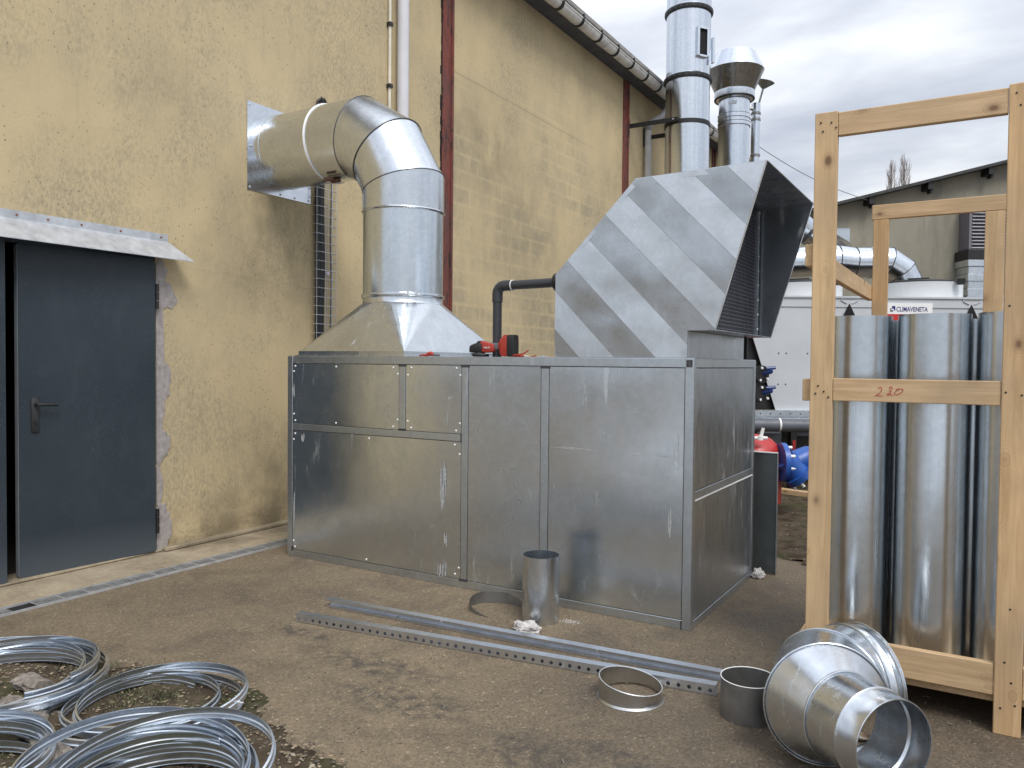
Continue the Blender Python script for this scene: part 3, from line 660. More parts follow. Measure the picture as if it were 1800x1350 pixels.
for q in range(26):                          # scraped line across the right panel
    xa_ = random.uniform(-2.30, -1.62); ln = random.uniform(.05, .22); zz_ = .985-(xa_+2.3)*.012+random.uniform(-.006, .006); yy_ = FY0+.0034-.00012*q; th_ = random.uniform(.0006, .0018)
    g.add([(xa_, yy_, zz_-th_*.2), (xa_+ln, yy_, zz_-.003), (xa_+ln, yy_, zz_-.003+th_*.5), (xa_+ln*.5, yy_, zz_+th_), (xa_, yy_, zz_+th_*.4)], [(0, 1, 2, 3, 4)])
for q in range(10):
    xa_ = random.uniform(-2.8, -2.4); ln = random.uniform(.04, .14); zz_ = 1.0+random.uniform(-.008, .008); g.add([(xa_, FY0+.003-.0001*q, zz_), (xa_+ln, FY0+.003-.0001*q, zz_-.002), (xa_+ln*.6, FY0+.003-.0001*q, zz_+.001)], [(0, 1, 2)])
obj('putty_smear', g, plain('dried_putty', (.40, .41, .41), .75, 0, .45, 80), E_)

# ================================================================== ROUND DUCT WITH HOOD
DX, DYc, DZc, DR = -4.035, 4.975, 3.345, .318
Rb = .60
T = thing('exhaust_duct', 'large round galvanised duct bending from the tan wall down to the hood on the enclosure', 'duct', (DX, DYc, EH))
g = MB(); g.box((WL+.002, 4.622, 2.965), (WL+.006, 5.36, 3.72)); obj('wall_plate', g, galv('plate_steel', (.72, .75, .79), rough=.22, wave=.05, seed=3), T)
g = MB()
for y, z in ((4.65, 3.69), (4.65, 3.34), (4.65, 2.99), (4.99, 3.70), (5.33, 3.69), (5.33, 3.34), (5.33, 2.99), (4.99, 2.985), (5.16, 2.985)): g.lathe([(0, .008), (.008, .007), (.011, 0)], (WL+.006, y, z), (1, 0, 0), 8)
obj('plate_screw', g, M['zinc'], T)
# gored elbow
O = Vector((DX-Rb, DYc, DZc-Rb)); X = Vector((1, 0, 0)); Z = UP
def dirc(a): return X*sin(a)+Z*cos(a)       # outward direction at bend angle a (0 = top, 90 = out)
def tang(a): return X*cos(a)-Z*sin(a)
mit = [radians(q) for q in (18, 48, 78)]; kk = Rb/cos(radians(15))
vert = [O+dirc(radians(q))*(Rb/cos(radians(15))) for q in (15, 45, 75)]
# centre line vertices on mitre planes
planes = [(O, tang(radians(q))) for q in (15, 45, 75)]
cl = [Vector((WL+.006, DYc, DZc)), vert[0], vert[1], vert[2], Vector((DX, DYc, 2.0))]
cl[1].z = DZc; 
def seg(i, a, b, r=DR):
    d = (cl[i+1]-cl[i]).normalized(); return [cyl_ring(cl[i], d, r, *q, n=56, ref=(0, 1, 0)) for q in (a, b)]
XP = (Vector((-4.82, 0, 0)), X)
g = MB(); g.loft(seg(0, (Vector((WL+.006, 0, 0)), X), XP)); obj('straight_section', g, M['galv_duct'], T, smooth=40)
g = MB(); g.loft(seg(0, XP, planes[0], DR+.003)); obj('elbow_gore', g, M['galv_duct'], T, smooth=40)
g = MB(); g.loft(seg(1, planes[0], planes[1], DR+.006)); obj('elbow_gore', g, M['galv_duct'], T, smooth=40)
g = MB(); g.loft(seg(2, planes[1], planes[2], DR+.003)); obj('elbow_gore', g, M['galv_duct'], T, smooth=40)
zc = 2.685
g = MB(); g.loft(seg(3, planes[2], (Vector((0, 0, zc)), Z), DR+.006)); obj('elbow_gore', g, M['galv_duct'], T, smooth=40)
g = MB(); g.loft(seg(3, (Vector((0, 0, zc)), Z), (Vector((0, 0, 2.0)), Z), DR)); obj('straight_section', g, M['galv_tube'], T, smooth=40)
def bead(ring, r, name, mat, par=None): g = MB(); g.tube(ring, r, 6, closed=True); return obj(name, g, M[mat], par or T, smooth=True)
for i, q in ((0, planes[0]), (1, planes[1]), (2, planes[2])): bead(seg(i, q, q, DR+.006)[0], .0045, 'seam', 'seam')
bead(seg(0, XP, XP, DR+.004)[0], .011, 'duct_collar', 'signwhite'); bead(seg(3, (Vector((0, 0, zc)), Z), (Vector((0, 0, zc)), Z), DR+.005)[0], .010, 'duct_collar', 'galv_duct')
bead(seg(0, (Vector((WL+.10, 0, 0)), X), (Vector((WL+.1, 0, 0)), X), DR+.001)[0], .004, 'duct_collar', 'galv_duct')
g = MB()
ang = radians(-35)
for cx, cyy, czz, M_ in ((-4.72, DYc-.05, DZc-DR-.012, None),): 
    g.box((cx-.05, cyy-.10, czz-.015), (cx+.05, cyy-.07, czz+.01), bev=.004); g.box((cx-.05, cyy-.02, czz-.015), (cx+.05, cyy+.01, czz+.01), bev=.004); g.tube([(cx-.06, cyy-.045, czz), (cx+.07, cyy-.045, czz-.01)], .007, 8)
obj('clamp_bolt', g, plain('brown_clamp', (.12, .06, .045), .7), T)
# water marks on the elbow: drips handled by the material; clamp at the hood
g = MB(); g.lathe([(DR+.002, 2.035), (DR+.012, 2.03), (DR+.014, 2.018), (DR+.012, 2.006), (DR+.003, 2.0)], (DX, DYc, 0), n=56); cp = obj('clamp_ring', g, M['galv_duct'], T, smooth=50)
g = MB(); a = radians(-38); c = Vector((DX+(DR+.02)*cos(a), DYc+(DR+.02)*sin(a), 2.018)); Mz = Matrix.Translation(c)@Matrix.Rotation(a+pi/2, 4, 'Z')
for q in (-.04, .03): g.box((q-.008, -.012, -.012), (q+.008, .016, .014), Mz)
g.tube([Mz@Vector((-.06, 0, 0)), Mz@Vector((.05, 0, 0))], .004, 6); obj('clamp_latch', g, M['zinc'], cp)
g = MB(); g.lathe([(DR+.002, 2.0), (DR+.002, 1.965), (DR+.010, 1.955)], (DX, DYc, 0), n=56); obj('hood_neck', g, M['galv_duct'], T, smooth=40)
hx0, hx1, hy0, hy1, hz = -4.525, -3.50, 4.33, 5.62, EH+.036
ring = circ((DX, DYc, 1.957), Z, DR+.008, 48, (1, 0, 0)); cor = [Vector((hx1, hy1, hz)), Vector((hx0, hy1, hz)), Vector((hx0, hy0, hz)), Vector((hx1, hy0, hz))]
names = ['hood_side']*4
for s in range(4):                        # flat triangle face + the folded corner fan that follows it
    g = MB(); k0 = s*12; c0 = cor[s-1]; c1 = cor[s]
    def rr(k): 
        a = 2*pi*(k % 48)/48; return Vector((DX+(DR+.008)*cos(a), DYc+(DR+.008)*sin(a), 1.957))
    g.add([rr(k0), c0, c1], [(0, 1, 2)])
    vs = [c1]+[rr(k0+i) for i in range(13)]; g.add(vs, [(0, i, i+1) for i in range(1, 13)])
    obj('hood_side', g, M['galv_strip_a'], T, smooth=4)
g = MB(); ff = .022
g.box((hx0-ff, hy0-ff, EH+.003), (hx1+ff, hy1, EH+.010), bev=.001)
for a_, b_ in (((hx0-.003, hy0-.003, EH+.01), (hx1+.003, hy0, hz+.004)), ((hx1, hy0, EH+.01), (hx1+.003, hy1, hz+.004)), ((hx0-.003, hy0, EH+.01), (hx0, hy1, hz+.004))): g.box(a_, b_)
obj('hood_flange', g, M['galv'], T)

# ================================================================== INTAKE COWL
CY0, CY1 = 4.312, 5.60; CZ0 = EH+.004
K = thing('intake_cowl', 'angular sheet metal cowl of diagonal strips with a dark opening on its right', 'cowl', (-1.9, CY0, CZ0))
Apt, Bpt, Cpt, Dpt, Ept, Fpt, Gpt = (-2.295, CZ0), (-2.295, 2.045), (-1.775, 2.575), (-1.03, 2.59), (-1.292, 1.695), (-1.452, 1.695), (-1.452, CZ0)
face = [Apt, Bpt, Cpt, Dpt, Ept, Fpt, Gpt]
dsl = Vector((1, 0, -1.02)).normalized(); nrm2 = Vector((dsl.z*-1, 0, dsl.x)).normalized()   # strips run down to the right
def fz(x, z): return x*nrm2.x+z*nrm2.z
# seams through measured points on the face
sm = [(130, 1110), (130, 870), (210, 680), (335, 535), (460, 400), (580, 255), (745, 150), (985, 110), (1240, 100)]
sv = sorted(fz((p := Y_(CY0, 940+a/3.6, 270+b/3.6)).x, p.z) for a, b in sm)
lo = min(fz(*p) for p in face)-.01; hi = max(fz(*p) for p in face)+.01
cuts = [lo]+sv+[hi]
def clip(poly, c, keep):
    o = []
    for i in range(len(poly)):
        a, b = poly[i-1], poly[i]; fa, fb = (fz(*a)-c)*keep, (fz(*b)-c)*keep
        if (fa >= 0) != (fb >= 0): t_ = fa/(fa-fb); o.append((a[0]+(b[0]-a[0])*t_, a[1]+(b[1]-a[1])*t_))
        if fb >= 0: o.append(b)
    return o
# concave outline at F: split in two convex pieces
fold_shadow_m = plain('fold_shadow', (.20, .205, .21), .7, .2)  # dark bead along each seam, standing for the shadow of the fold
pieces = [[Apt, Bpt, Cpt, Dpt, Ept, Fpt, Gpt]]
tl = [.0, .6, 2.6, .4, 3.4, .8, 3.6, 1.0, 3.2, .8]
for k in range(len(cuts)-1):
    a0, a1 = cuts[k], cuts[k+1]
    poly = clip(clip(face, a0, 1), a1, -1)
    if len(poly) < 3: continue
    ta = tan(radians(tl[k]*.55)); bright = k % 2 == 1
    wid = a1-a0
    def yoff(p): 
        q = (fz(*p)-a0)/wid; hh = wid*tan(radians(2.4)); return -.001-((1-q) if bright else q)*.008
    # lower edge proud, upper edge tucked: bright strips mirror sky, helped by their paler colour
    g = MB(); front = [Vector((x, CY0+yoff((x, z)), z)) for x, z in poly]; back = [Vector((x, CY0+.002, z)) for x, z in poly]
    n = len(poly); g.add(front+back, [tuple(range(n))]+[(i, (i+1) % n, n+(i+1) % n, n+i) for i in range(n)])
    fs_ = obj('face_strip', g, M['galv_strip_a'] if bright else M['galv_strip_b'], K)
    on2 = [p for p in poly if abs(fz(*p)-a0) < 1e-5]
    if k and len(on2) == 2:
        g = MB(); yq = CY0-.0013-(.008 if bright else 0); g.tube([(on2[0][0], yq, on2[0][1]), (on2[1][0], yq, on2[1][1])], .0012, 5); obj('fold_shadow_line', g, fold_shadow_m, fs_)
def sheet(name, p0, p1, y0=CY0+.002, y1=CY1, th=.003, mat='galv_strip_b'):
    p0 = Vector((p0[0], y0, p0[1])); p1 = Vector((p1[0], y0, p1[1])); d = (p1-p0).normalized(); nn = Vector((-d.z, 0, d.x))*th
    g = MB(); g.prism([p0, p1, p1+nn, p0+nn], (0, y1-y0, 0)); return obj(name, g, M[mat], K)
sheet('left_sheet', Apt, Bpt); sheet('sloped_sheet', Bpt, Cpt); sheet('top_sheet', Cpt, Dpt)
sheet('floor_sheet', (Ept[0]+.0, Ept[1]-.003), (Fpt[0], Fpt[1]-.003), th=-.003); sheet('plinth_sheet', (Fpt[0], Fpt[1]-.006), Gpt, y0=CY0+.004, y1=5.50, mat='galv_side')
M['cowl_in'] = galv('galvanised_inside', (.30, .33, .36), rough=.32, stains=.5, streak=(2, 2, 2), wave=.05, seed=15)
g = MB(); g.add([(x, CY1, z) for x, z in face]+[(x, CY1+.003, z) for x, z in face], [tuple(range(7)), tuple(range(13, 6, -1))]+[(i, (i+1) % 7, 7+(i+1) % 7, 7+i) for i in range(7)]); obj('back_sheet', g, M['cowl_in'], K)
# rim strip round the opening
g = MB()
for (a, b, y) in ((Dpt, Ept, CY0-.006), (Dpt, Ept, CY1+.003)):
    g.tube([(a[0], y, a[1]), (b[0], y, b[1])], .004, 6)
g.tube([(Dpt[0], CY0, Dpt[1]+.003), (Dpt[0], CY1, Dpt[1]+.003)], .004, 6); g.tube([(Ept[0], CY0, Ept[1]-.003), (Ept[0], CY1, Ept[1]-.003)], .004, 6)
obj('rim', g, M['galv'], K)
gx = -1.385; g = MB()
y = CY0+.03
while y < CY1-.03: g.box((gx-.0015, y, 1.70), (gx+.001, y+.003, 2.56)); y += .034
z = 1.72
while z < 2.56: g.box((gx-.003, CY0+.03, z), (gx+.0015, CY1-.03, z+.003)); z += .024
obj('mesh_grille', g, plain('grille_steel', (.22, .23, .26), .4, .8), K)
g = MB(); g.box((gx-.01, CY1-.055, 1.70), (gx+.012, CY1-.028, 2.56)); g.box((gx-.01, CY0+.004, 1.70), (gx+.012, CY0+.03, 2.56)); obj('grille_frame', g, M['galv_frame'], K)
g = MB(); g.box((gx-.06, CY0+.01, 1.70), (gx-.05, CY1-.01, 2.57)); obj('interior_shade_plane', g, plain('interior_shade_tint', (.03, .03, .05), .35, .5, .6, 4), K)  # dark plane standing for the shaded cowl interior behind the grille
g = MB()
for k in range(9): g.lathe([(0, .006), (.006, .005), (.008, 0)], (gx+.012, CY1-.04, 1.75+k*.1), (1, 0, 0), 6)
obj('frame_screw', g, M['zinc'], K)
g = MB()   # clean hip edge over top and slope
g.prism([(Bpt[0]-.002, CY0-.004, Bpt[1]), (Cpt[0], CY0-.004, Cpt[1]+.004), (Dpt[0], CY0-.004, Dpt[1]+.004), (Dpt[0]-.012, CY0-.004, Dpt[1]-.03), (Cpt[0]+.01, CY0-.004, Cpt[1]-.03), (Bpt[0]+.03, CY0-.004, Bpt[1]-.0)], (0, .003, 0)); obj('edge_fold', g, M['galv_strip_a'], K)

# black water pipe from the enclosure to the cowl
T = thing('black_pipe', 'black plastic pipe rising from the enclosure and turning right into the cowl', 'pipe', (-2.775, 4.42, EH+.004))
g = MB(); py = 4.40; g.tube([(-2.775, py, EH+.004), (-2.775, py, 1.95)], .030, 20); g.tube([(-2.71, py, 2.005), (-2.325, py, 2.010)], .030, 20); obj('pipe_run', g, M['blackpipe'], T, smooth=True)
g = MB(); el = [(-2.775, py, 1.90), (-2.775, py, 1.955)]+[(-2.775+.05*(1-cos(a)), py, 1.955+.05*sin(a)) for a in [radians(q) for q in (20, 45, 70, 90)]]+[(-2.66, py, 2.006)]
g.tube(el, .035, 20); obj('elbow', g, M['blackpipe'], T, smooth=50)
g = MB(); g.tube([(-2.663, py, 2.006), (-2.658, py, 2.006)], .0355, 20); obj('joint_line', g, M['signwhite'], T, smooth=True)
g = MB(); g.lathe([(.03, 0), (.052, 0), (.058, .008), (.058, .026), (.03, .028)], (-2.345, py, 2.01), (1, 0, 0), 28); obj('flange', g, M['black'], T, smooth=40)
g = MB(); g.lathe([(.03, 0), (.052, 0), (.052, .012), (.03, .012)], (-2.318, py, 2.01), (1, 0, 0), 28); obj('gasket', g, M['redlead'], T, smooth=40)

# ================================================================== CHIMNEYS
def stack(name, label, c, prof_list, group=None):
    T = thing(name, label, 'chimney', (c[0], c[1], 0), group)
    return T
cx, cy = -4.525, 13.25; sr = .375
T = thing('chimney_stack', 'tall shiny steel chimney rising behind the cowl held by a black wall bracket', 'chimney', (cx, cy, 0))
zr = [0, 3.4, 5.6, 6.30, 7.52, 9.2]
zs = [0, 2.6, 4.0, 6.36, 7.50, 10.5]
for a, b in zip(zs[:-1], zs[1:]): g = MB(); g.lathe([(sr, a), (sr, b)], (cx, cy, 0), n=64); obj('chimney_section', g, M['stack'], T, smooth=40)
g0 = None
for z in (6.36, 7.50):
    g = MB(); g.lathe([(sr, -.035), (sr+.028, -.03), (sr+.034, -.005), (sr+.034, .03), (sr+.022, .042), (sr, .045)], (cx, cy, z), n=64); lb = obj('locking_band', g, M['blacksteel'], T, smooth=30)
    g = MB(); g.lathe([(sr+.004, .0), (sr+.012, .006), (sr+.001, .02)], (cx, cy, z+.044), n=64); obj('band_edge', g, M['stack'], lb, smooth=40)
    g = MB()
    for k in range(24):
        a = 2*pi*k/24; g.lathe([(0, .006), (.008, .004), (.01, 0)], (cx+(sr+.034)*cos(a), cy+(sr+.034)*sin(a), z), (cos(a), sin(a), 0), 6)
    obj('band_rivets', g, M['grey'], lb)
# wall bracket with its strap
g = MB(); zb = 5.63
g.lathe([(sr+.002, -.035), (sr+.014, -.035), (sr+.014, .035), (sr+.002, .035)], (cx, cy, zb-.03), n=64); bk_ = obj('strap', g, M['blacksteel'], T, smooth=30)
g = MB(); g.box((WL+.012, cy-.42, zb-.035), (cx-.02, cy-.385, zb+.035)); obj('bracket_arm', g, M['blacksteel'], T); g = MB(); g.box((WL+.012, cy+.385, zb-.035), (cx-.02, cy+.42, zb+.035)); obj('bracket_arm', g, M['blacksteel'], T)
g = MB(); g.box((WL+.002, cy-.50, zb-.16), (WL+.012, cy-.32, zb+.16)); obj('bracket_plate', g, M['blacksteel'], T); g = MB(); g.box((WL+.002, cy+.32, zb-.16), (WL+.012, cy+.50, zb+.16)); obj('bracket_plate', g, M['blacksteel'], T)
g = MB(); g.lathe([(0, .014), (.014, .012), (.014, 0)], (cx-.1, cy-.43, zb), (0, -1, 0), 6); obj('strap_bolt', g, M['zinc'], T)
# inspection box on its right
g = MB(); ia = radians(-35); Mi = Matrix.Translation((cx, cy, 0))@Matrix.Rotation(ia, 4, 'Z')
g.box((sr-.03, -.12, 6.66), (sr+.05, -.075, 7.14), Mi, bev=.004); g.box((sr-.03, .075, 6.66), (sr+.05, .12, 7.14), Mi, bev=.004); g.box((sr-.03, -.075, 7.11), (sr+.05, .075, 7.15), Mi); g.box((sr-.03, -.075, 6.65), (sr+.05, .075, 6.68), Mi)
ib = obj('inspection_frame', g, M['stack'], T); g = MB(); g.box((sr-.01, -.075, 6.68), (sr+.015, .075, 7.11), Mi); obj('inspection_opening', g, M['dark'], ib)
g = MB(); g.box((sr-.05, .22, 6.6), (sr+.02, .26, 7.02), Mi); obj('inspection_door', g, M['stack'], T)
# second chimney with a flared cap
c2 = Vector((-4.21, 15.0, 0)); r2 = .285
T = thing('capped_chimney', 'shorter steel chimney topped by a wide flared cap, right of the tall stack', 'chimney', (c2.x, c2.y, 0))
g = MB(); g.lathe([(r2, 0), (r2, 5.98)], c2, n=56); obj('chimney_section', g, M['stack'], T, smooth=40)
g = MB(); g.lathe([(r2, 5.98), (r2+.012, 5.99), (r2+.012, 6.05), (r2+.006, 6.06), (r2+.006, 6.12), (r2+.014, 6.13), (r2+.014, 6.20), (r2+.004, 6.21)], c2, n=56); bd = obj('band', g, M['stack'], T, smooth=25)
g = MB(); 
for z in (5.985, 6.055, 6.125, 6.205): g.tube(circ(c2+Vector((0, 0, z)), Z, r2+.013, 48), .004, 5, closed=True)
obj('band_edge', g, M['seam'], bd)
g = MB(); g.lathe([(r2, 6.21), (r2, 6.64)], c2, n=56); obj('chimney_section', g, M['stack'], T, smooth=40)
g = MB(); g.lathe([(r2, 6.50), (r2+.075, 6.50), (r2+.085, 6.54), (r2+.085, 6.64), (r2+.05, 6.65)], c2, n=56); cr_ = obj('cap_collar', g, M['stack'], T, smooth=30)
g = MB(); g.tube(circ(c2+Vector((0, 0, 6.51)), Z, r2+.07, 48), .02, 6, closed=True); obj('collar_shadow_gap', g, M['blacksteel'], cr_)
g = MB(); g.lathe([(r2+.075, 6.645), (.53, 7.02)], c2, n=56); obj('cap_cone', g, plain('cone_underside', (.30, .29, .27), .24, 1, .1, 8), T, smooth=40)
g = MB(); g.lathe([(.53, 7.02), (.535, 7.025), (.375, 7.36), (.36, 7.36), (.35, 7.34)], c2, n=56); obj('cap_top', g, M['stack'], T, smooth=30)
g = MB(); lp = c2+Vector((.05, -r2-.004, 6.38)); g.box(lp-Vector((.08, .002, .025)), lp+Vector((.08, .002, .025))); obj('rating_plate', g, M['zinc'], T)
# thin flue
c3 = Vector((-4.02, 15.85, 0))
T = thing('thin_flue', 'thin steel flue with a small rain cap peeping out behind the capped chimney', 'flue', (c3.x, c3.y, 0))
g = MB(); g.lathe([(.085, 0), (.085, 6.65)], c3, n=24); obj('flue_pipe', g, M['stack'], T, smooth=40)
g = MB(); 
for z in (5.35, 5.6, 6.3, 6.42): g.lathe([(.085, z), (.094, z+.01), (.094, z+.05), (.085, z+.06)], c3, n=24)
g.tube([c3+Vector((-.02, -.02, 6.55)), c3+Vector((-.25, -.25, 6.5))], .03, 8)
obj('flue_band', g, M['steel_grey'], T, smooth=30)
g = MB(); g.tube([c3+Vector((.05, 0, 6.62)), c3+Vector((.14, 0, 6.95))], .02, 8); g.lathe([(.03, 0), (.19, .13), (.17, .14), (0, .12)], c3+Vector((.13, 0, 6.92)), (.25, 0, 1), n=28); obj('rain_cap', g, M['steel_grey'], T, smooth=30)

# ================================================================== WOODEN CRATE
pY = 3.762
T = thing('timber_crate', 'tall open pine crate frame holding upright steel tubes at the right', 'crate', (-.27, 3.8, 0))
def beam(a, b, mat, name='rail'): g = MB(); g.box(a, b, bev=.003); return obj(name, g, mat, T)
pt = 2.635
beam((-.690, pY, .0), (-.594, pY+.04, pt), WZ[0], 'post'); beam((.050, pY-.002, 0), (.147, pY+.04, pt+.004), WZ[1], 'post'); beam((.80, pY, 0), (.895, pY+.04, pt), WZ[2], 'post')
beam((-.690, 5.90, 0), (-.594, 5.94, 2.50), WZ[2], 'post'); beam((-.035, 5.90, 0), (.075, 5.94, 2.50), WZ[0], 'post'); beam((.80, 5.90, 0), (.895, 5.94, 2.50), WZ[1], 'post')
beam((-.593, pY+.004, 2.525), (.049, pY+.038, 2.628), WX[0]); beam((.148, pY+.004, 2.525), (.799, pY+.038, 2.628), WX[1])
mr = beam((-.593, pY+.004, 1.345), (.049, pY+.038, 1.445), WX[1]); beam((.148, pY+.004, 1.345), (.799, pY+.038, 1.445), WX[0])
beam((-.593, pY+.004, .155), (.049, pY+.038, .285), WX[2]); beam((.148, pY+.004, .155), (.799, pY+.038, .285), WX[1])
beam((-.70, 5.90, 2.502), (.90, 5.94, 2.60), WX[1]); beam((-.593, 5.905, 1.35), (.80, 5.935, 1.44), WX[0])
for z0, z1 in ((1.955, 2.055), (1.34, 1.44), (.16, .26)): beam((-.728, pY+.03, z0), (-.692, 5.97, z1), WY)
beam((-.66, pY+.042, .115), (.90, 5.90, .15), WY, 'floor_board')
for k in (1,): beam((-.70+.0, pY+.02+k*1.9, .06), (.86, pY+.11+k*1.9, .113), WX[k], 'bearer')
g = MB()
for x, z in ((-.665, 2.59), (-.62, 2.585), (-.655, 2.55), (-.655, 1.41), (-.63, 1.385), (-.665, 1.375), (.075, 2.60), (.09, 2.55), (.065, 1.40), (.12, 1.39), (.11, .22), (.125, .13), (.075, .11), (.12, 2.50), (.07, 1.75), (.10, .52), (.085, .30), (-.61, 1.36), (-.60, 2.56)): g.lathe([(0, .002), (.004, .0018), (.0045, 0)], (x, pY-.002, z), (0, -1, 0), 8)
obj('nail_heads', g, M['blacksteel'], T)
# handwritten 220 on the middle rail
g = MB()
def stroke(pts, w=.0028):
    P_ = [Vector((p[0], pY+.0032, p[1])) for p in pts]; q = []
    for i in range(len(P_)-1):
        for s in range(5): q.append(P_[i].lerp(P_[i+1], s/5))
    q.append(P_[-1]); g.tube(q, w*.5, 5)
def S(px, py): p = Y_(pY+.003, 1400+px/4.22, 480+py/4.22); return (p.x, p.z)
stroke([S(*q) for q in ((605, 858), (622, 845), (634, 853), (632, 872), (612, 896), (585, 910), (600, 907), (640, 911))])
stroke([S(*q) for q in ((690, 866), (692, 847), (706, 843), (712, 856), (700, 872), (690, 880), (700, 876), (697, 892), (682, 908), (672, 900), (684, 893), (717, 910))])
stroke([S(*q) for q in ((738, 862), (760, 858), (786, 860), (793, 868), (780, 885), (756, 901), (735, 902), (727, 890), (738, 875), (762, 865))])
obj('written_number', g, M['pen'], mr)

# upright tubes in the crate
tx = (-.535, -.212, .108)
lbl = ('leftmost upright galvanised tube standing in the pine crate', 'middle upright galvanised tube in the crate behind the written rail', 'upright galvanised tube mostly hidden by the right crate post')
for k, x in enumerate(tx):
    y = 4.09+(.0, -.005, .01)[k]; g = MB(); r = .150; zt = (1.735, 1.738, 1.742)[k]
    n = 64; rings = []
    for rr_, z in ((r, .152), (r, .9), (r, zt), (r-.002, zt), (r-.002, .9), (r-.002, .155)): rings.append([Vector((x+rr_*cos(2*pi*i/n), y+rr_*sin(2*pi*i/n), z)) for i in range(n)])
    g.loft(rings); Tt = tag(obj('steel_tube', g, M['galv_tube'], smooth=40, loc=(x, y, .152)), lbl[k], 'tube', 'tubes standing in the crate')
    g = MB(); a = radians(-100); g.box((x-.004+.03, y-r-.0025, .2), (x+.03, y-r, zt)); 
for x, lb2 in ((-.372, 'hidden second row tube glimpsed between the left and middle tubes in the crate'), (-.052, 'hidden second row tube glimpsed between the middle and right tubes in the crate')):
    g = MB(); r = .150; zt = 1.725; g.lathe([(r, .152), (r, zt), (r-.002, zt), (r-.002, .152)], (x, 4.375, 0), n=64); tag(obj('steel_tube', g, M['galv_tube'], smooth=40, loc=(x, 4.375, .152)), lb2, 'tube', 'tubes standing in the crate')
# ================================================================== THINGS ON THE GROUND
def on_ground(name, label, cat, g, mat, smooth=40, group=None): return tag(obj(name, g, mat, smooth=smooth), label, cat, group)
# tall open cylinder
c = G_(935, 1088); c = Vector((-2.205, 4.0, 0)); r = .108
g = MB(); g.lathe([(r, .002), (r, .20), (r, .385), (r-.0015, .385), (r-.0015, .2), (r-.0015, .002)], c, n=56); on_ground('duct_offcut', 'upright shiny cylinder open at the top before the enclosure', 'duct piece', g, M['galv'], 40)
# short wide tube
c = Vector((-.845, 3.385, 0)); r = .118
g = MB(); g.lathe([(r, .002), (r, .165), (r-.003, .165), (r-.003, .002)], c, n=56); T = on_ground('short_tube', 'short dull grey tube standing at the end of the steel channels', 'tube', g, M['steel_grey'])
g = MB(); g.tube(circ(c+Vector((0, 0, .1655)), Z, r-.0015, 56), .0022, 5, closed=True); obj('cut_rim', g, M['signwhite'], T)
# slanted collar
c = Vector((-1.345, 3.285, 0)); r = .142
n = 64; rings = []
def top(a): return .075+.022*cos(a-radians(190))
for rr_, f in ((r+.010, 0), (r+.001, .010), (r-.002, .5), (r, 1), (r-.003, 1.0), (r-.004, .5), (r-.001, .01)):
    rings.append([c+Vector((rr_*cos(a), rr_*sin(a), .002 if f == 0 else (f if f < .02 else top(a)*f))) for a in [2*pi*i/n for i in range(n)]])
g = MB(); g.loft(rings); T = on_ground('flanged_collar', 'low flanged steel collar lying against the perforated channel', 'collar', g, galv('collar_steel', (.55, .55, .54), rough=.3, seed=21, wave=.02), 40)
g = MB(); g.tube([c+Vector(((r-.0015)*cos(a), (r-.0015)*sin(a), top(a))) for a in [2*pi*i/n for i in range(n)]], .0028, 5, closed=True); obj('top_lip', g, M['zinc'], T)
# curved offcut strip
g = MB(); c = Vector((-2.50, 4.01, 0)); pts = []; A_ = []; B_ = []
for i in range(40):
    q = i/39; a = radians(35+q*240); rx = .19; hh = .066*min(1, (1-q)*2.2)*min(1, q*3+.2); x = c.x+rx*cos(a); y = c.y+.145*sin(a)
    A_.append(Vector((x, y, .002))); B_.append(Vector((x*1.0, y, .004+hh)))
g.add(A_+B_+[p+Vector((.001, .001, 0)) for p in A_+B_], [(i, i+1, 41+i, 40+i) for i in range(39)]+[(80+i, 81+i, 121+i, 120+i) for i in range(39)])
on_ground('metal_offcut', 'thin curved strip of grey sheet metal beside the upright cylinder', 'offcut', g, M['steel_grey'], 60)
# rag and crumpled paper
def crumple(name, label, cat, c, r, h, mat, seed):
    import bmesh
    bm = bmesh.new(); bmesh.ops.create_icosphere(bm, subdivisions=4, radius=1)
    for v in bm.verts:
        p = v.co.copy(); q = 1+.45*mn.noise(p*1.6+Vector((seed, 0, 0)))+.28*abs(mn.noise(p*4+Vector((0, seed, 0))))+.12*mn.noise(p*9)
        v.co = Vector((p.x*r[0]*q, p.y*r[1]*q, max(.0, (p.z*.8+.45)*h*q)))
    me = D.meshes.new(name); bm.to_mesh(me); bm.free(); me.materials.append(mat); me.polygons.foreach_set('use_smooth', [True]*len(me.polygons)); me.set_sharp_from_angle(angle=radians(45))
    o = D.objects.new(name, me); COL.objects.link(o); o.location = (c[0], c[1], .001); return tag(o, label, cat)
crumple('rag', 'crumpled dirty white rag at the foot of the upright cylinder', 'rag', G_(926, 1109), (.075, .05), .036, M['rag'], 3.3)
crumple('crumpled_paper', 'small crumpled wet paper beside the enclosure corner', 'litter', G_(1333, 1016), (.04, .04), .045, M['rag'], 8.1)

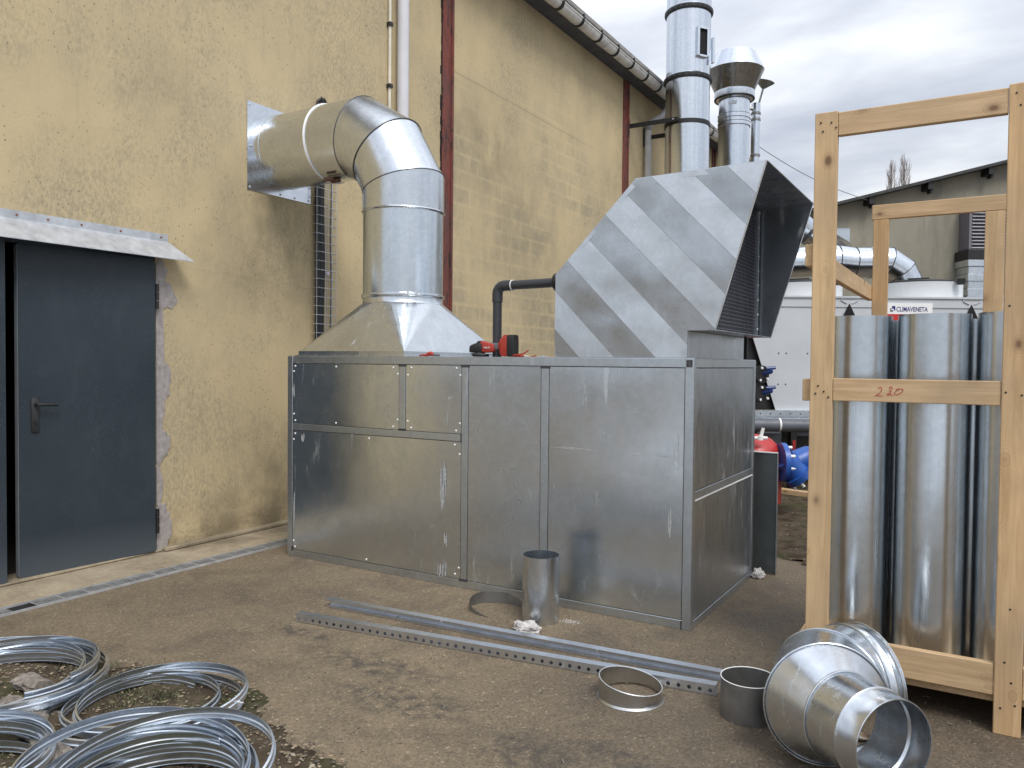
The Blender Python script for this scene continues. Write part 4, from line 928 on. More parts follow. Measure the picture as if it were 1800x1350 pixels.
# two steel channels on the ground
def channel(P0, P1, s, holes, name, label):
    P0 = Vector(P0); P1 = Vector(P1); d = (P1-P0); Ln = d.length; d.normalize(); nrm = Vector((d.y, -d.x, 0)); 
    T = thing(name, label, 'steel channel', P0, 'steel channels lying on the asphalt')
    def W(u, v, z): return P0+d*u+nrm*v+UP*z
    tk = .003; g = MB()
    # top plate, back plate, bottom
    def bx(v0, v1, z0, z1): g.add([W(u, v, z) for u in (0, Ln) for v in (v0, v1) for z in (z0, z1)], [(0, 1, 3, 2), (4, 6, 7, 5), (0, 4, 5, 1), (2, 3, 7, 6), (0, 2, 6, 4), (1, 5, 7, 3)])
    if holes:
        bx(-s, 0, s-tk, s); bx(-s, -s+tk, .002, s-tk); bx(-s+tk, 0, .002, .002+tk*.8)
        obj('channel_profile', g, M['galv_rail'], T)
        g = MB(); pitch = .0475; nh = int(Ln/pitch); pitch = Ln/nh; hr = .0095; cz = s*.46
        for k in range(nh):
            u0, u1 = k*pitch, (k+1)*pitch; uc = (u0+u1)/2; z0, z1 = .002+tk, s-tk
            outer = [(u1, cz), (u1, z1), (uc, z1), (u0, z1), (u0, cz), (u0, z0), (uc, z0), (u1, z0)]
            inn = [(uc+hr*cos(q*pi/4), cz+hr*sin(q*pi/4)) for q in range(8)]
            for v in (0, -tk): g.add([W(a, v-.0003, b) for a, b in outer+inn], [(i, (i+1) % 8, 8+(i+1) % 8, 8+i) for i in range(8)])
            g.add([W(a, v-.0003, b) for v in (0, -tk) for a, b in inn], [(i, (i+1) % 8, 8+(i+1) % 8, 8+i) for i in range(8)])
        obj('perforated_face', g, M['galv_rail'], T)
    else:
        bx(-s, 0, s-tk, s); bx(-s, -s+tk, .002, s-tk); bx(-s+tk, 0, .002, .002+tk)
        bx(-tk, 0, s-.011, s-tk); bx(-tk, 0, .002+tk, .012); obj('channel_profile', g, M['galv_rail'], T)
    return T
channel((-3.372, 3.205, 0), (-1.02, 3.50, 0), .050, True, 'steel_channel', 'front steel channel with a row of round holes in its side')
channel((-3.43, 3.50, 0), (-1.00, 3.665, 0), .050, False, 'steel_channel', 'rear steel channel with a plain open slot in its side')

# elbow reducer lying bottom right
T = thing('elbow_reducer', 'big galvanised elbow reducer with an open spout, lying beside the crate foot', 'duct elbow', (-.45, 3.05, 0))
nf = (RH*.30-FH*.93+UP*.04).normalized(); nr = (RH*.95+FH*.25).normalized(); nr = (nr-nf*nr.dot(nf)).normalized()
Re = .255; s4c = Dp(2.82, 1478, 1293); s4c.z = .222; O4 = s4c+nr*Re
LR = .224
def st(phi, r, push=0):
    a = radians(phi); tg = nf*sin(a)-nr*cos(a); c = O4-nf*(Re*cos(a))-nr*(Re*sin(a))+tg*push
    return c, tg, r
def rg(phi, r, push=0, cz=None):
    c, tg, r = st(phi, r, push); 
    if cz is not None: c = c.copy(); c.z = cz
    return circ(c, tg, r, 56, UP)
def shell(name, rings, mat='galv_duct', par=None):
    g = MB(); g.loft(rings); inner = []
    for r_ in rings:
        c = sum(r_, Vector())/len(r_); inner.append([c+(p-c)*.985 for p in r_])
    g.loft(inner); return obj(name, g, M[mat], par or T, smooth=40)
zc_ = LR+.004
shell('rear_spigot', [rg(0, LR-.006, -.075, zc_), rg(0, LR-.006, -.045, zc_), rg(0, LR, -.035, zc_), rg(0, LR-.004, -.025, zc_), rg(0, LR-.004, 0, zc_)])
shell('elbow_gore', [rg(0, LR, -.002, zc_), rg(28, LR, 0, zc_)]); shell('elbow_gore', [rg(28, LR+.003, 0, zc_), rg(66, LR+.003, 0, zc_)])
shell('reducer_cone', [rg(66, LR+.001, 0, zc_), rg(90, .158, 0, .232)])
for phi, rr_, cz in ((0, LR+.003, zc_), (28, LR+.006, zc_), (66, LR+.006, zc_)): bead(rg(phi, rr_, 0, cz), .0035, 'seam_ridge', 'galv_duct')
bead(rg(90, .162, 0, .232), .004, 'seam_ridge', 'galv_duct')
bead(rg(0, LR+.002, -.072, zc_), .003, 'rim', 'galv_duct')
sh = []
for r_, p_ in ((.158, 0), (.158, .12), (.158, .15), (.165, .158), (.158, .166), (.156, .25)):
    c, tg, _ = st(90, .15, p_); c = c.copy(); c.z = .232+.02*p_; sh.append(circ(c, tg, r_, 56, UP))
shell('front_spigot', sh)
g = MB(); g.tube(sh[-1], .0025, 5, closed=True); obj('spout_rim', g, M['galv_duct'], T, smooth=True)

# ================================================================== TOOLS ON TOP OF THE ENCLOSURE
TZ = EH+.0035
T = thing('angle_grinder', 'red and black cordless angle grinder resting on top of the enclosure', 'power tool', (-2.83, 4.34, TZ))
def X0(px): return Y_(4.335, px, 620).x
def Z0(py): return Y_(4.335, 870, py).z
YT = 4.345
def body(name, secs, mat, n=16, par=None):     # secs: px, top py, bottom py, half depth
    rings = []
    for px, pt_, pb, hd in secs:
        x = X0(px); zt_, zb_ = Z0(pt_), max(Z0(pb), TZ+.001); zc2 = (zt_+zb_)/2; hz_ = (zt_-zb_)/2; o = []
        for k in range(n):
            a = 2*pi*k/n; ca, sa = cos(a), sin(a); e_ = .38
            o.append(Vector((x, YT+hd*(abs(ca)**e_)*(1 if ca > 0 else -1), zc2+hz_*(abs(sa)**e_)*(1 if sa > 0 else -1))))
        rings.append(o)
    g = MB(); g.loft(rings, True, True, True); return obj(name, g, mat, par or T, smooth=28)
body('gear_head', [(826, 611, 619, .02), (829, 607, 620, .034), (836, 603.5, 620.5, .038), (845, 601.5, 620.5, .038), (850, 603, 620.5, .034)], M['black'])
body('gear_top', [(836, 604, 608, .012), (840, 599.5, 608, .02), (845, 598.5, 606, .022), (848, 599, 606, .02)], M['black'])
body('motor_housing', [(847, 599, 620, .030), (852, 600, 620.3, .032), (862, 603, 620, .031), (867, 604, 618, .028), (870, 605, 614.5, .024)], M['red'])
body('handle', [(858, 602, 606, .018), (868, 602.5, 614, .02), (876, 603, 614.5, .019), (884, 603, 616, .02)], M['grey'])
body('rear_housing', [(876, 602, 614, .018), (879, 600.5, 615, .024), (880.5, 596, 622, .030), (883, 595.5, 626, .033), (885, 591.5, 626.5, .033), (894, 591, 626.5, .033)], M['red'])
body('battery', [(893.5, 589, 627, .033), (895, 588.5, 627.5, .036), (905, 588.5, 627.5, .036), (905.5, 589.5, 626, .034)], M['black'])
body('side_latch', [(884, 590, 594, .018), (888, 588.6, 594, .02), (893, 588.6, 594, .02)], M['red'])
g = MB(); g.lathe([(0, .003), (.062, .003), (.062, 0), (0, 0)], (X0(847), YT, Z0(623.0)), n=32); g.lathe([(.03, .02), (.03, 0)], (X0(843), YT, Z0(622.8)), n=20)
obj('cutting_disc', g, M['steel_grey'], T, smooth=40)
body('disc_guard', [(831, 621, 624.5, .03), (836, 620.5, 627, .05), (846, 621, 627.2, .055), (854, 621.8, 627, .03)], M['black'])
def text(s, size, loc, rx, rz, mat, parent, name, ext=.0004, sx=1, font=None, sp=1):
    cu = D.curves.new(name, 'FONT'); cu.body = s; cu.size = size; cu.extrude = ext; cu.space_character = sp
    cu.offset = size*.012
    tmp = D.objects.new('tmp', cu); COL.objects.link(tmp); dg = bpy.context.evaluated_depsgraph_get(); me = D.meshes.new_from_object(tmp.evaluated_get(dg)); D.objects.remove(tmp)
    Mx = Matrix.Translation(Vector(loc)-wloc(parent))@Matrix.Rotation(rz, 4, 'Z')@Matrix.Rotation(rx, 4, 'X')@Matrix.Diagonal((sx, 1, 1, 1)); me.transform(Mx); me.materials.clear(); me.materials.append(mat)
    o = D.objects.new(name, me); COL.objects.link(o); o.parent = parent; return o
text('HILTI', .016, (X0(853.6), YT-.0335, Z0(612.6)), pi/2, 0, M['signwhite'], T, 'lettering', sx=1.25)
# snips
T = thing('tin_snips', 'red handled tin snips lying on the enclosure edge before the hood', 'hand tool', (-3.3, 4.31, TZ))
z_ = TZ+.006; g = MB(); xa = X0(757)
g.tube([(xa, 4.302, z_+.002), (xa-.03, 4.297, z_+.004), (xa-.075, 4.306, z_)], [.009, .0075, .004], 8); g.tube([(xa, 4.318, z_+.012), (xa-.035, 4.34, z_+.006), (xa-.07, 4.345, z_)], [.009, .0075, .005], 8)
g.tube([(xa-.01, 4.305, z_+.006), (xa+.02, 4.308, z_+.014), (xa+.045, 4.31, z_+.006)], [.010, .017, .011], 10); obj('handle', g, M['red'], T, smooth=60)
g = MB(); g.box((xa+.035, 4.302, z_-.004), (xa+.10, 4.314, z_+.010), bev=.003); obj('blade', g, M['grey'], T)
# pliers and small bits
T = thing('pliers', 'open red handled pliers lying right of the grinder on the enclosure', 'hand tool', (-2.68, 4.31, TZ)); g = MB(); xb_ = X0(906)
g.tube([(xb_, 4.305, TZ+.012), (xb_+.05, 4.30, TZ+.014), (xb_+.085, 4.30, TZ+.022), (xb_+.115, 4.305, TZ+.044)], [.004, .005, .005, .004], 8)
g.tube([(xb_-.004, 4.31, TZ+.006), (xb_+.03, 4.32, TZ+.007), (xb_+.07, 4.325, TZ+.006)], [.006, .008, .005], 8); obj('handle', g, M['red'], T, smooth=60)
g = MB(); g.tube([(xb_+.06, 4.33, TZ+.008), (xb_+.10, 4.33, TZ+.006)], .003, 6); obj('jaw', g, M['signwhite'], T)
T = tag(obj('rivet_clip', MB().tube([(X0(937), 4.32, TZ+.006), (X0(940), 4.32, TZ+.004), (X0(944), 4.318, TZ+.010)], .004, 6), M['red']), 'tiny red clip on the enclosure edge between pliers and cowl', 'clip')
g = MB(); g.box((X0(950), 4.31, TZ), (X0(964), 4.33, TZ+.006), bev=.002); g.lathe([(0, .012), (.006, .010), (.007, 0)], (X0(957), 4.315, TZ), n=8); tag(obj('metal_clip', g, M['zinc']), 'small bright metal clip on the enclosure just left of the cowl', 'clip')

# ================================================================== BEHIND THE ENCLOSURE
# leaning dark sheet
T = thing('leaning_panel', 'narrow dark grey folded sheet standing behind the enclosure corner', 'metal panel', (-1.35, 5.78, 0))
g = MB(); g.box((-1.47, 5.775, .0), (-1.268, 5.781, .872)); obj('sheet', g, plain('dark_sheet', (.115, .13, .135), .35, .7, .15, 5), T)
g = MB(); g.box((-1.268, 5.765, .0), (-1.264, 5.79, .878)); obj('side_fold', g, M['galv_frame'], T); g = MB(); g.box((-1.47, 5.765, .873), (-1.268, 5.79, .879)); obj('top_fold', g, M['signwhite'], T)

CD = 9.4
def C_(px, py, d=0): return Dp(CD+d, px, py)
MC = Matrix((( RH.x, FH.x, 0, 0), (RH.y, FH.y, 0, 0), (0, 0, 1, 0), (0, 0, 0, 1)))
def zrow(py, d=0, px=1500): return C_(px, py, d).z
def lat(px, d=0): return C_(px, 640, d).dot(RH)
def cb2(g, x0, x1, z0, z1, d0, d1, bev=0): return g.box((x0, CD+d0, z0), (x1, CD+d1, z1), MC, bev)
CH = thing('chiller', 'long white rooftop style chiller unit standing beyond the crate', 'chiller', Vector(MC@Vector((lat(1500), CD, 0))))
zt_, zb_ = zrow(524), zrow(722); z535 = zrow(540)
lx = [lat(1303)-1.35, lat(1303), lat(1490), lat(1704), lat(1704)+1.45, lat(1704)+2.9]
zside = .34*1.0
for k in range(len(lx)-1):
    a, b = lx[k], lx[k+1]; s_ = (z535-zb_)*.34
    if k == 0: continue
    g = MB(); P_ = [(a+.012, z535), (b-.012, z535), (b-s_, zb_), (a+s_, zb_)]; g.prism([MC@Vector((x, CD, z)) for x, z in P_], MC.to_3x3()@Vector((0, .02, 0))); pn = obj('end_panel', g, M['white'], CH)
    g = MB()
    for fx, fz_ in ((.35, .55), (.42, .55), (.62, .55), (.35, .25), (.42, .25), (.62, .25)):
        p = MC@Vector((a+(b-a)*fx, CD-.001, zb_+(z535-zb_)*fz_)); g.lathe([(0, .004), (.009, .003), (.009, 0)], p, -FH, 6)
    obj('panel_screw', g, M['black'], pn)
g = MB(); cb2(g, lx[1]-.01, lx[-1], z535, zt_, -.012, 2.2); cb2(g, lx[1]-.02, lx[-1], zt_, zt_+.02, -.03, 2.25); obj('top_casing', g, M['white'], CH)
g = MB(); cb2(g, lx[1], lx[-1], zb_, z535, .08, 2.1); obj('coil_block', g, M['blacksteel'], CH)
g = MB(); cb2(g, lx[1]-1.2, lx[-1], zb_-.11, zb_, -.06, 0); cb2(g, lx[1]-1.2, lx[-1], zb_-.115, zb_-.10, -.10, -.06); bm_ = obj('base_rail', g, M['galv'], CH)
g = MB(); x = lx[1]-1.1
while x < lx[-1]: g.lathe([(0, .003), (.008, .003), (.008, 0)], MC@Vector((x, CD-.061, zb_-.04)), -FH, 6); x += .12
obj('rail_holes', g, M['dark'], bm_)
for k in (1, 2, 3):
    xm = lx[k]; g = MB()
    for s_ in (-1, 1): g.tube([MC@Vector((xm+s_*.10, CD-.015, zt_+.0)), MC@Vector((xm+s_*.10, CD-.02, zt_-.03)), MC@Vector((xm+s_*.03, CD-.02, zt_-.065))], .006, 6)
    cb2(g, xm-.11, xm+.11, zt_-.012, zt_+.012, -.022, -.0125); obj('lifting_bracket', g, M['white'], CH)
    g = MB(); zz_ = z535+.045; P_ = [(xm, zz_), (xm+.12, z535-.20), (xm-.12, z535-.20)]; g.prism([MC@Vector((x, CD-.016, z)) for x, z in P_], MC.to_3x3()@Vector((0, .001, 0))); obj('gap_shade_sheet', g, M['dark'], CH)  # black triangle laid on the front for the shade in the module gap
# machine room below
g = MB(); cb2(g, lx[1]-1.1, lx[-1], .25, zb_-.115, .5, 2.0); obj('compressor_housing', g, M['blacksteel'], CH)
g = MB(); cb2(g, lat(1388), lat(1440), zrow(757), zrow(731), .2, .5); cb2(g, lat(1402), lat(1440), zrow(770), zrow(760), .25, .5); obj('control_box', g, M['pipegrey'], CH)
g = MB(); g.tube([C_(1290, 746, -.35), C_(1460, 749, -.35)], .075, 16); g.tube([C_(1352, 760, -.1), C_(1352, 800, -.1)], .14, 16); obj('grey_pipe', g, M['pipegrey'], CH, smooth=True)
g = MB(); g.tube([C_(1368, 747, -.35), C_(1371, 747, -.35)], .078, 16); obj('pipe_joint', g, M['signwhite'], CH, smooth=True)
g = MB(); cb2(g, lat(1392), lat(1402), 0, zrow(752), -.02, .1); obj('leg', g, M['blacksteel'], CH)
for xq in (lx[1]-.5, lx[3]): g = MB(); cb2(g, xq, xq+.1, 0, zb_-.11, 0, .1); obj('leg', g, M['blacksteel'], CH)
g = MB(); cb2(g, lat(1394.5), lat(1400), zrow(792), zrow(775), -.03, -.02); obj('warning_label', g, M['redlead'], CH)
for py in (658, 692):
    g = MB(); p = C_(1335, py, -.12); g.lathe([(0, 0), (.105, 0), (.105, .05), (0, .05)], p, (-FH+RH*.5).normalized(), 20); vv = obj('valve_flange', g, M['blacksteel'], CH, smooth=40)
    g = MB(); g.tube([p, p+RH*.10+UP*.03-FH*.08], .025, 8); g.box(p+RH*.10-FH*.08-Vector((.02, .02, -.01)), p+RH*.10-FH*.08+Vector((.03, .02, .07)), bev=.012); g.tube([p+RH*.10-FH*.08+UP*.07-RH*.05, p+RH*.10-FH*.08+UP*.08+RH*.06], .02, 8); obj('valve_handle', g, plain('navy_enamel', (.01, .035, .16), .35), vv, smooth=40)
    g = MB()
    for k in range(5): a = 2*pi*k/5+.5; g.lathe([(0, .02), (.016, .018), (.018, 0)], p+(-FH+RH*.5).normalized()*.05+UP*(.075*sin(a))+RH*(.075*cos(a)), (-FH+RH*.5), 6)
    obj('valve_bolts', g, M['signwhite'], vv)
# fans
def fan(px, w, pyt, pyb, d):
    c = MC@Vector((lat(px, d), CD+d, 0)); r = w/2; z0_, z1_ = zt_+.02, zrow(pyt, d)
    g = MB(); g.lathe([(r*1.02, z0_-.02), (r, z0_+.02), (r, z1_-.02), (r*1.01, z1_), (r*.95, z1_)], c, n=48); fn = obj('fan_shroud', g, M['whitew'], CH, smooth=40)
    g = MB()
    for q in (.98, .8, .6, .4, .2): g.tube(circ(c+UP*(z1_+.008+.05*(1-q*q)), UP, r*q, 40), .008, 5, closed=True)
    for k in range(16): a = 2*pi*k/16; g.tube([c+UP*(z1_+.008+.05*(1-q*q))+Vector((cos(a), sin(a), 0))*(r*q) for q in (1, .75, .5, .25, 0)], .006, 4)
    g.box(c+Vector((-.12, -.12, z1_-.02)), c+Vector((.12, .12, z1_+.08))); obj('fan_guard', g, M['blacksteel'], fn)
    g = MB(); p = c-FH*(r+.01)+RH*.5*r+UP*(z1_); g.box(p-Vector((.04, .04, .04)), p+Vector((.05, .05, .03))); obj('guard_clip', g, M['blacksteel'], fn)
fan(1405, .98, 503, 523, .62); fan(1612, .98, 500, 523, .62); fan(1612+235, .98, 500, 523, .62)
# name sign
g = MB(); sx0, sx1 = lat(1540), lat(1635.5); sz0, sz1 = zrow(551.5), zrow(532); cb2(g, sx0, sx1, sz0, sz1, -.018, -.0135); sg = obj('name_sign', g, M['signwhite'], CH)
hgt = sz1-sz0
o_ = MC@Vector((lat(1572), CD-.0195, sz0+hgt*.24)); text('CLIMAVENETA', hgt*.60, o_, pi/2, YAW, M['navy'], sg, 'sign_lettering', sx=.72, ext=.0008)
wd = max(v.co.dot(RH) for v in [vv_ for vv_ in D.objects['sign_lettering'].data.vertices])-min(v.co.dot(RH) for v in D.objects['sign_lettering'].data.vertices)
g = MB(); lz = sz0+hgt*.28; l0 = lat(1560.5); u_ = hgt*.2
cb2(g, l0+u_*1.0, l0+u_*2.5, lz+u_*1.0, lz+u_*2.2, -.0196, -.0185); cb2(g, l0+u_*1.9, l0+u_*2.5, lz+u_*.2, lz+u_*1.0, -.0196, -.0185); obj('sign_logo', g, M['navy'], sg)
g = MB(); cb2(g, l0+u_*.2, l0+u_*1.6, lz-u_*.4, lz+u_*.35, -.0196, -.0185); cb2(g, l0+u_*.2, l0+u_*.8, lz+u_*.35, lz+u_*1.2, -.0196, -.0185); obj('sign_logo', g, M['grey'], sg)
g = MB(); cb2(g, sx0, sx1, sz0-.10, sz0, -.017, -.0135); rs = obj('red_sign', g, M['signred'], CH)
# red vessel and blue strainer
VD = 8.0
T = thing('red_vessel', 'red painted pressure vessel with a white valve on top behind the enclosure', 'vessel', Vector((*(Dp(VD, 1338, 870).xy), 0)))
cv = Dp(VD, 1332, 870); g = MB(); zt2 = Dp(VD, 1335, 762).z; g.lathe([(0, zt2), (.08, zt2-.01), (.18, zt2-.05), (.26, zt2-.13), (.285, zt2-.2), (.285, .12), (.2, .04), (0, .03)], (cv.x-.06*RH.x, cv.y-.06*RH.y, 0), n=40); obj('tank', g, M['redlead'], T, smooth=40)
g = MB(); p = Dp(VD-.3, 1336, 770); g.tube([p-RH*.06, p+RH*.07], .016, 8); g.tube([p-UP*.02, p+RH*.03+UP*.10], [.02, .016], 8); g.tube([p+RH*.0-UP*.02, p+UP*.02], .03, 10); obj('valve', g, M['signwhite'], T, smooth=40)
T = thing('blue_strainer', 'blue cast iron pipe strainer bolted to the red vessel', 'pipe fitting', Vector((*(Dp(VD-.1, 1395, 850).xy), 0)))
q0 = Dp(VD-.2, 1371, 812); g = MB(); g.lathe([(0, 0), (.19, 0), (.19, .05), (0, .05)], q0, RH, 32); fl = obj('flange', g, M['blue'], T, smooth=40)
g = MB()
for k in range(8): a = 2*pi*k/8+.3; p = q0+RH*.05+UP*(.155*sin(a))+FH*(.155*cos(a)); g.tube([p, p+RH*.05], .018, 6)
obj('bolts', g, M['signwhite'], fl)
g = MB(); g.tube([q0+RH*.04, q0+RH*.12-UP*.01, Dp(VD-.2, 1398, 815)+RH*.0, Dp(VD-.2, 1420, 803), Dp(VD-.2, 1440, 803)], [.11, .10, .13, .11, .11], 20); g.tube([Dp(VD-.25, 1382, 808), Dp(VD-.25, 1406, 836)], [.11, .12], 20); g.tube([Dp(VD-.26, 1402, 831), Dp(VD-.26, 1409, 839)], .15, 20); obj('strainer_body', g, M['blue'], T, smooth=50)
g = MB()
for k in range(6): a = 2*pi*k/6; ax_ = (Dp(VD-.26, 1409, 839)-Dp(VD-.26, 1402, 831)).normalized(); e1 = ax_.cross(FH).normalized(); p = Dp(VD-.26, 1409, 839)+e1*(.12*cos(a))+FH*(.12*sin(a)); g.tube([p, p+ax_*.05], .015, 6)
obj('bolts', g, M['signwhite'], T)
g = MB(); pa = G_(1352, 868); pb = G_(1470, 884); Mt = Matrix.Translation(pa)@Matrix.Rotation(atan2(pb.y-pa.y, pb.x-pa.x), 4, 'Z'); g.box((-.3, 0, 0), (1.8, .1, .075), Mt, bev=.004); tag(obj('timber_bearer', g, WX[2]), 'pale timber bearer lying on the dirt under the blue strainer', 'timber')

# ---- far building with gable
FD = 17.5
def Fp(px, py, d=0): return Dp(FD+d, px, py)
FB = thing('far_building', 'grey rendered gabled shed with a louvre beyond the white chiller', 'building', Vector((*(Fp(1600, 640).xy), 0)))
a0 = Fp(1330, 398); a1 = Fp(1768, 289); sl = (a1.z-a0.z)/((a1-a0).dot(RH)); a2 = a1+RH*3.2+UP*(3.2*sl); a3 = a2+RH*9-UP*(9*sl)
zl = lambda p: Vector((p.x, p.y, -.05))
g = MB(); g.prism([zl(a0), a0, a2, a3, zl(a3)], FH*.25); obj('wall', g, M['farwall'], FB)
def slab(p, q, up0, up1, d0, d1, g): g.prism([p+UP*up0+FH*d0, q+UP*up0+FH*d0, q+UP*up1+FH*d0, p+UP*up1+FH*d0], FH*(d1-d0))
g = MB(); slab(a0-RH*.5-UP*(.5*sl), a2, .0, .065, -.35, 12, g); slab(a2, a3+RH*.5-UP*.5*sl, .0, .10, -.35, 12, g); obj('roof', g, plain('dark_fibre_roof', (.055, .055, .055), .9, 0, .3, 5), FB)
for px in (1530, 1632, 1737):
    p = Fp(px, 0); tt_ = (p-a0).dot(RH); q = a0+RH*tt_+UP*(tt_*sl); g = MB(); Mq = Matrix.Translation(q-UP*.16)@MC.to_3x3().to_4x4(); g.box((-.06, -.30, .0), (.06, .0, .155), Mq); g.box((.01, -.26, -.07), (.06, -.1, .0), Mq); obj('purlin_end', g, M['blacksteel'], FB)
g = MB(); p0, p1 = Fp(1465, 450), Fp(1493, 402); g.box((p0.dot(RH), FD-.03, p0.z), (p1.dot(RH), FD-.003, p1.z), MC); obj('blue_grey_plate', g, plain('pale_blue_panel', (.45, .52, .60), .5), FB)
lv0, lv1 = Fp(1703, 437, -.4), Fp(1775, 383, -.4); g = MB(); x0, x1, z0, z1 = lv0.dot(RH), lv1.dot(RH), lv0.z, lv1.z; yl = FD-.4
g.box((x0, yl, z0-.04), (x0+.06, FD, z1+.3), MC); g.box((x1-.06, yl, z0-.04), (x1, FD, z1+.3), MC); g.box((x0, yl, z0-.08), (x1, FD, z0), MC); g.box((x0+.06, yl+.1, z0), (x1-.06, FD, z1+.3), MC); lvf = obj('louvre_frame', g, plain('louvre_grey', (.16, .15, .17), .6), FB)
z = z0+.03; sl0 = None
while z < z1+.25:
    g = MB(); g.prism([MC@Vector((x0+.06, yl-.02, z-.02)), MC@Vector((x0+.06, yl+.06, z+.015)), MC@Vector((x0+.06, yl+.06, z+.025)), MC@Vector((x0+.06, yl-.02, z-.008))], RH*(x1-x0-.12)); obj('slat', g, plain('louvre_slat', (.42, .42, .45), .5) if sl0 is None else sl0, lvf)
    sl0 = D.materials['louvre_slat']; z += .075
# vertical duct under the louvre
g = MB(); d0, d1 = Fp(1699, 458, -.5), Fp(1750, 452, -.5)
T = thing('louvre_duct', 'ribbed square sheet metal duct dropping from the louvre on the far shed', 'duct', Vector((*(Fp(1725, 640, -.5).xy), 0)))
xa, xb2 = Fp(1699, 480, -.5).dot(RH), Fp(1760, 480, -.5).dot(RH); za_, zb3 = Fp(1720, 520, -.5).z, Fp(1720, 456, -.5).z
g = MB(); g.box((xa, FD-.55, zb3), (xb2, FD-.03, zb3+.20), MC); obj('black_collar', g, M['blacksteel'], T)
for k in range(5):
    z0 = za_+(zb3-za_)*k/5; z1 = za_+(zb3-za_)*(k+1)/5; g = MB(); dd = .02 if k % 2 else .0; zm = (z0+z1)/2
    g.box((xa+dd, FD-.55+dd, z0), (xb2-dd, FD-.03, z1), MC, bev=.012); obj('duct_section', g, M['galv'], T)
g = MB(); g.prism([MC@Vector((xa-.15, FD-.6, za_-.15)), MC@Vector((xb2+.15, FD-.6, za_-.15)), MC@Vector((xb2, FD-.6, za_)), MC@Vector((xa, FD-.6, za_))], FH*.5); g.box((xa, FD-.55, 0), (xb2, FD-.03, za_-.15), MC); obj('duct_boot', g, M['galv'], T)
# round silver duct behind the fans
T = thing('background_duct', 'thick silver round duct with an elbow running above the chiller fans', 'duct', Vector((*(Fp(1500, 640, -3).xy), 0)))
dd = -3.4
pA = [Fp(1300, 466, dd), Fp(1378, 463, dd), Fp(1470, 458, dd), Fp(1500, 462, dd), Fp(1560, 462, dd), Fp(1584, 478, dd), Fp(1602, 515, dd)]
r_ = .27
for i in range(len(pA)-1):
    g = MB(); d1_ = (pA[i+1]-pA[i]).normalized(); na = ((pA[i]-pA[i-1]).normalized()+d1_).normalized() if i else d1_; nb = (d1_+(pA[min(i+2, len(pA)-1)]-pA[i+1]).normalized()).normalized() if i < len(pA)-2 else d1_
    g.loft([cyl_ring(pA[i], d1_, r_, pA[i], na, 32), cyl_ring(pA[i], d1_, r_, pA[i+1], nb, 32)]); obj('duct_section', g, M['stack'], T, smooth=40)
    g = MB(); g.tube(cyl_ring(pA[i], d1_, r_+.005, pA[i], na, 32), .008, 5, closed=True); obj('seam', g, M['seam'], T)
g = MB(); q = Fp(1532, 462, dd); g.tube([q-RH*.05, q+RH*.02], r_+.012, 32); obj('duct_collar', g, M['galv'], T, smooth=40)
T = thing('background_duct', 'short silver round duct slanting out between the cowl and left crate post', 'duct', Vector((*(Fp(1420, 640, -2.5).xy), 0)))
pB = [Fp(1380, 372, -2.6), Fp(1422, 410, -2.6), Fp(1478, 440, -1.0)]; g = MB(); g.tube(pB, .23, 28, caps=True); obj('duct_section', g, M['stack'], T, smooth=40)
g = MB(); g.tube(circ(pB[1], (pB[1]-pB[0]), .235, 28), .02, 5, closed=True); obj('seam', g, M['seam'], T)
# overhead wire
pw = [Y_(15, 1318, 248)]; a = Dp(16, 1322, 250); b = Dp(17.2, 1525, 352); g = MB(); g.tube([a.lerp(b, t_/12)-UP*(.12*sin(pi*t_/12)) for t_ in range(13)], .007, 5)
tag(obj('overhead_wire', g, M['grey']), 'thin overhead wire sloping from the chimneys down to the far shed', 'wire')
g = MB(); g.tube([Dp(16, 1326, 268), Dp(16.5, 1336, 284), Dp(17, 1345, 300)], .005, 5); tag(obj('guy_wire', g, M['grey']), 'short thin guy wire beside the thin flue above the cowl', 'wire')

# ---- bare poplars beyond the far shed
def poplar(px, pyt, pyb, D_, w, seed, label):
    r_ = random.Random(seed); base = Dp(D_, px, pyb); zt = Dp(D_, px, pyt).z; base.z = 0; H = zt
    T = thing('bare_tree', label, 'tree', base, 'bare poplars beyond the far shed')
    g = MB(); g.tube([base, base+UP*(H*.5)+RH*.1, base+UP*(H*.8), base+UP*H], [.28, .16, .07, .02], 8); obj('trunk', g, M['bark'], T, smooth=True)
    g = MB()
    def br(p, d, l, r, dep):
        pts = [p]; q = p.copy(); dd_ = d.copy()
        for s in range(4):
            dd_ = (dd_+UP*.22+Vector((r_.uniform(-.12, .12), r_.uniform(-.12, .12), 0))).normalized(); q = q+dd_*(l/4); pts.append(q.copy())
            if dep < 3:
                for _ in range(2 if dep < 2 else 1): br(q.copy(), (dd_+Vector((r_.uniform(-1, 1), r_.uniform(-1, 1), .2))*.55).normalized(), l*r_.uniform(.35, .6), r*.55, dep+1)
        g.tube(pts, [r, r*.8, r*.6, r*.45, r*.25], 4, caps=False)
    for k in range(60):
        h = H*(.40+.58*k/60); a = r_.uniform(0, 2*pi); br(base+UP*h, Vector((cos(a)*.7, sin(a)*.7, 1.3)).normalized(), w*(2.0-1.3*k/60), .022, 1)
    obj('branches', g, M['bark'], T)
poplar(1560, 291, 640, 55, .9, 5, 'left of two bare poplar tops showing above the far shed roof'); poplar(1582, 287, 640, 57, 1.15, 9, 'right and taller of two bare poplar tops above the far shed roof')

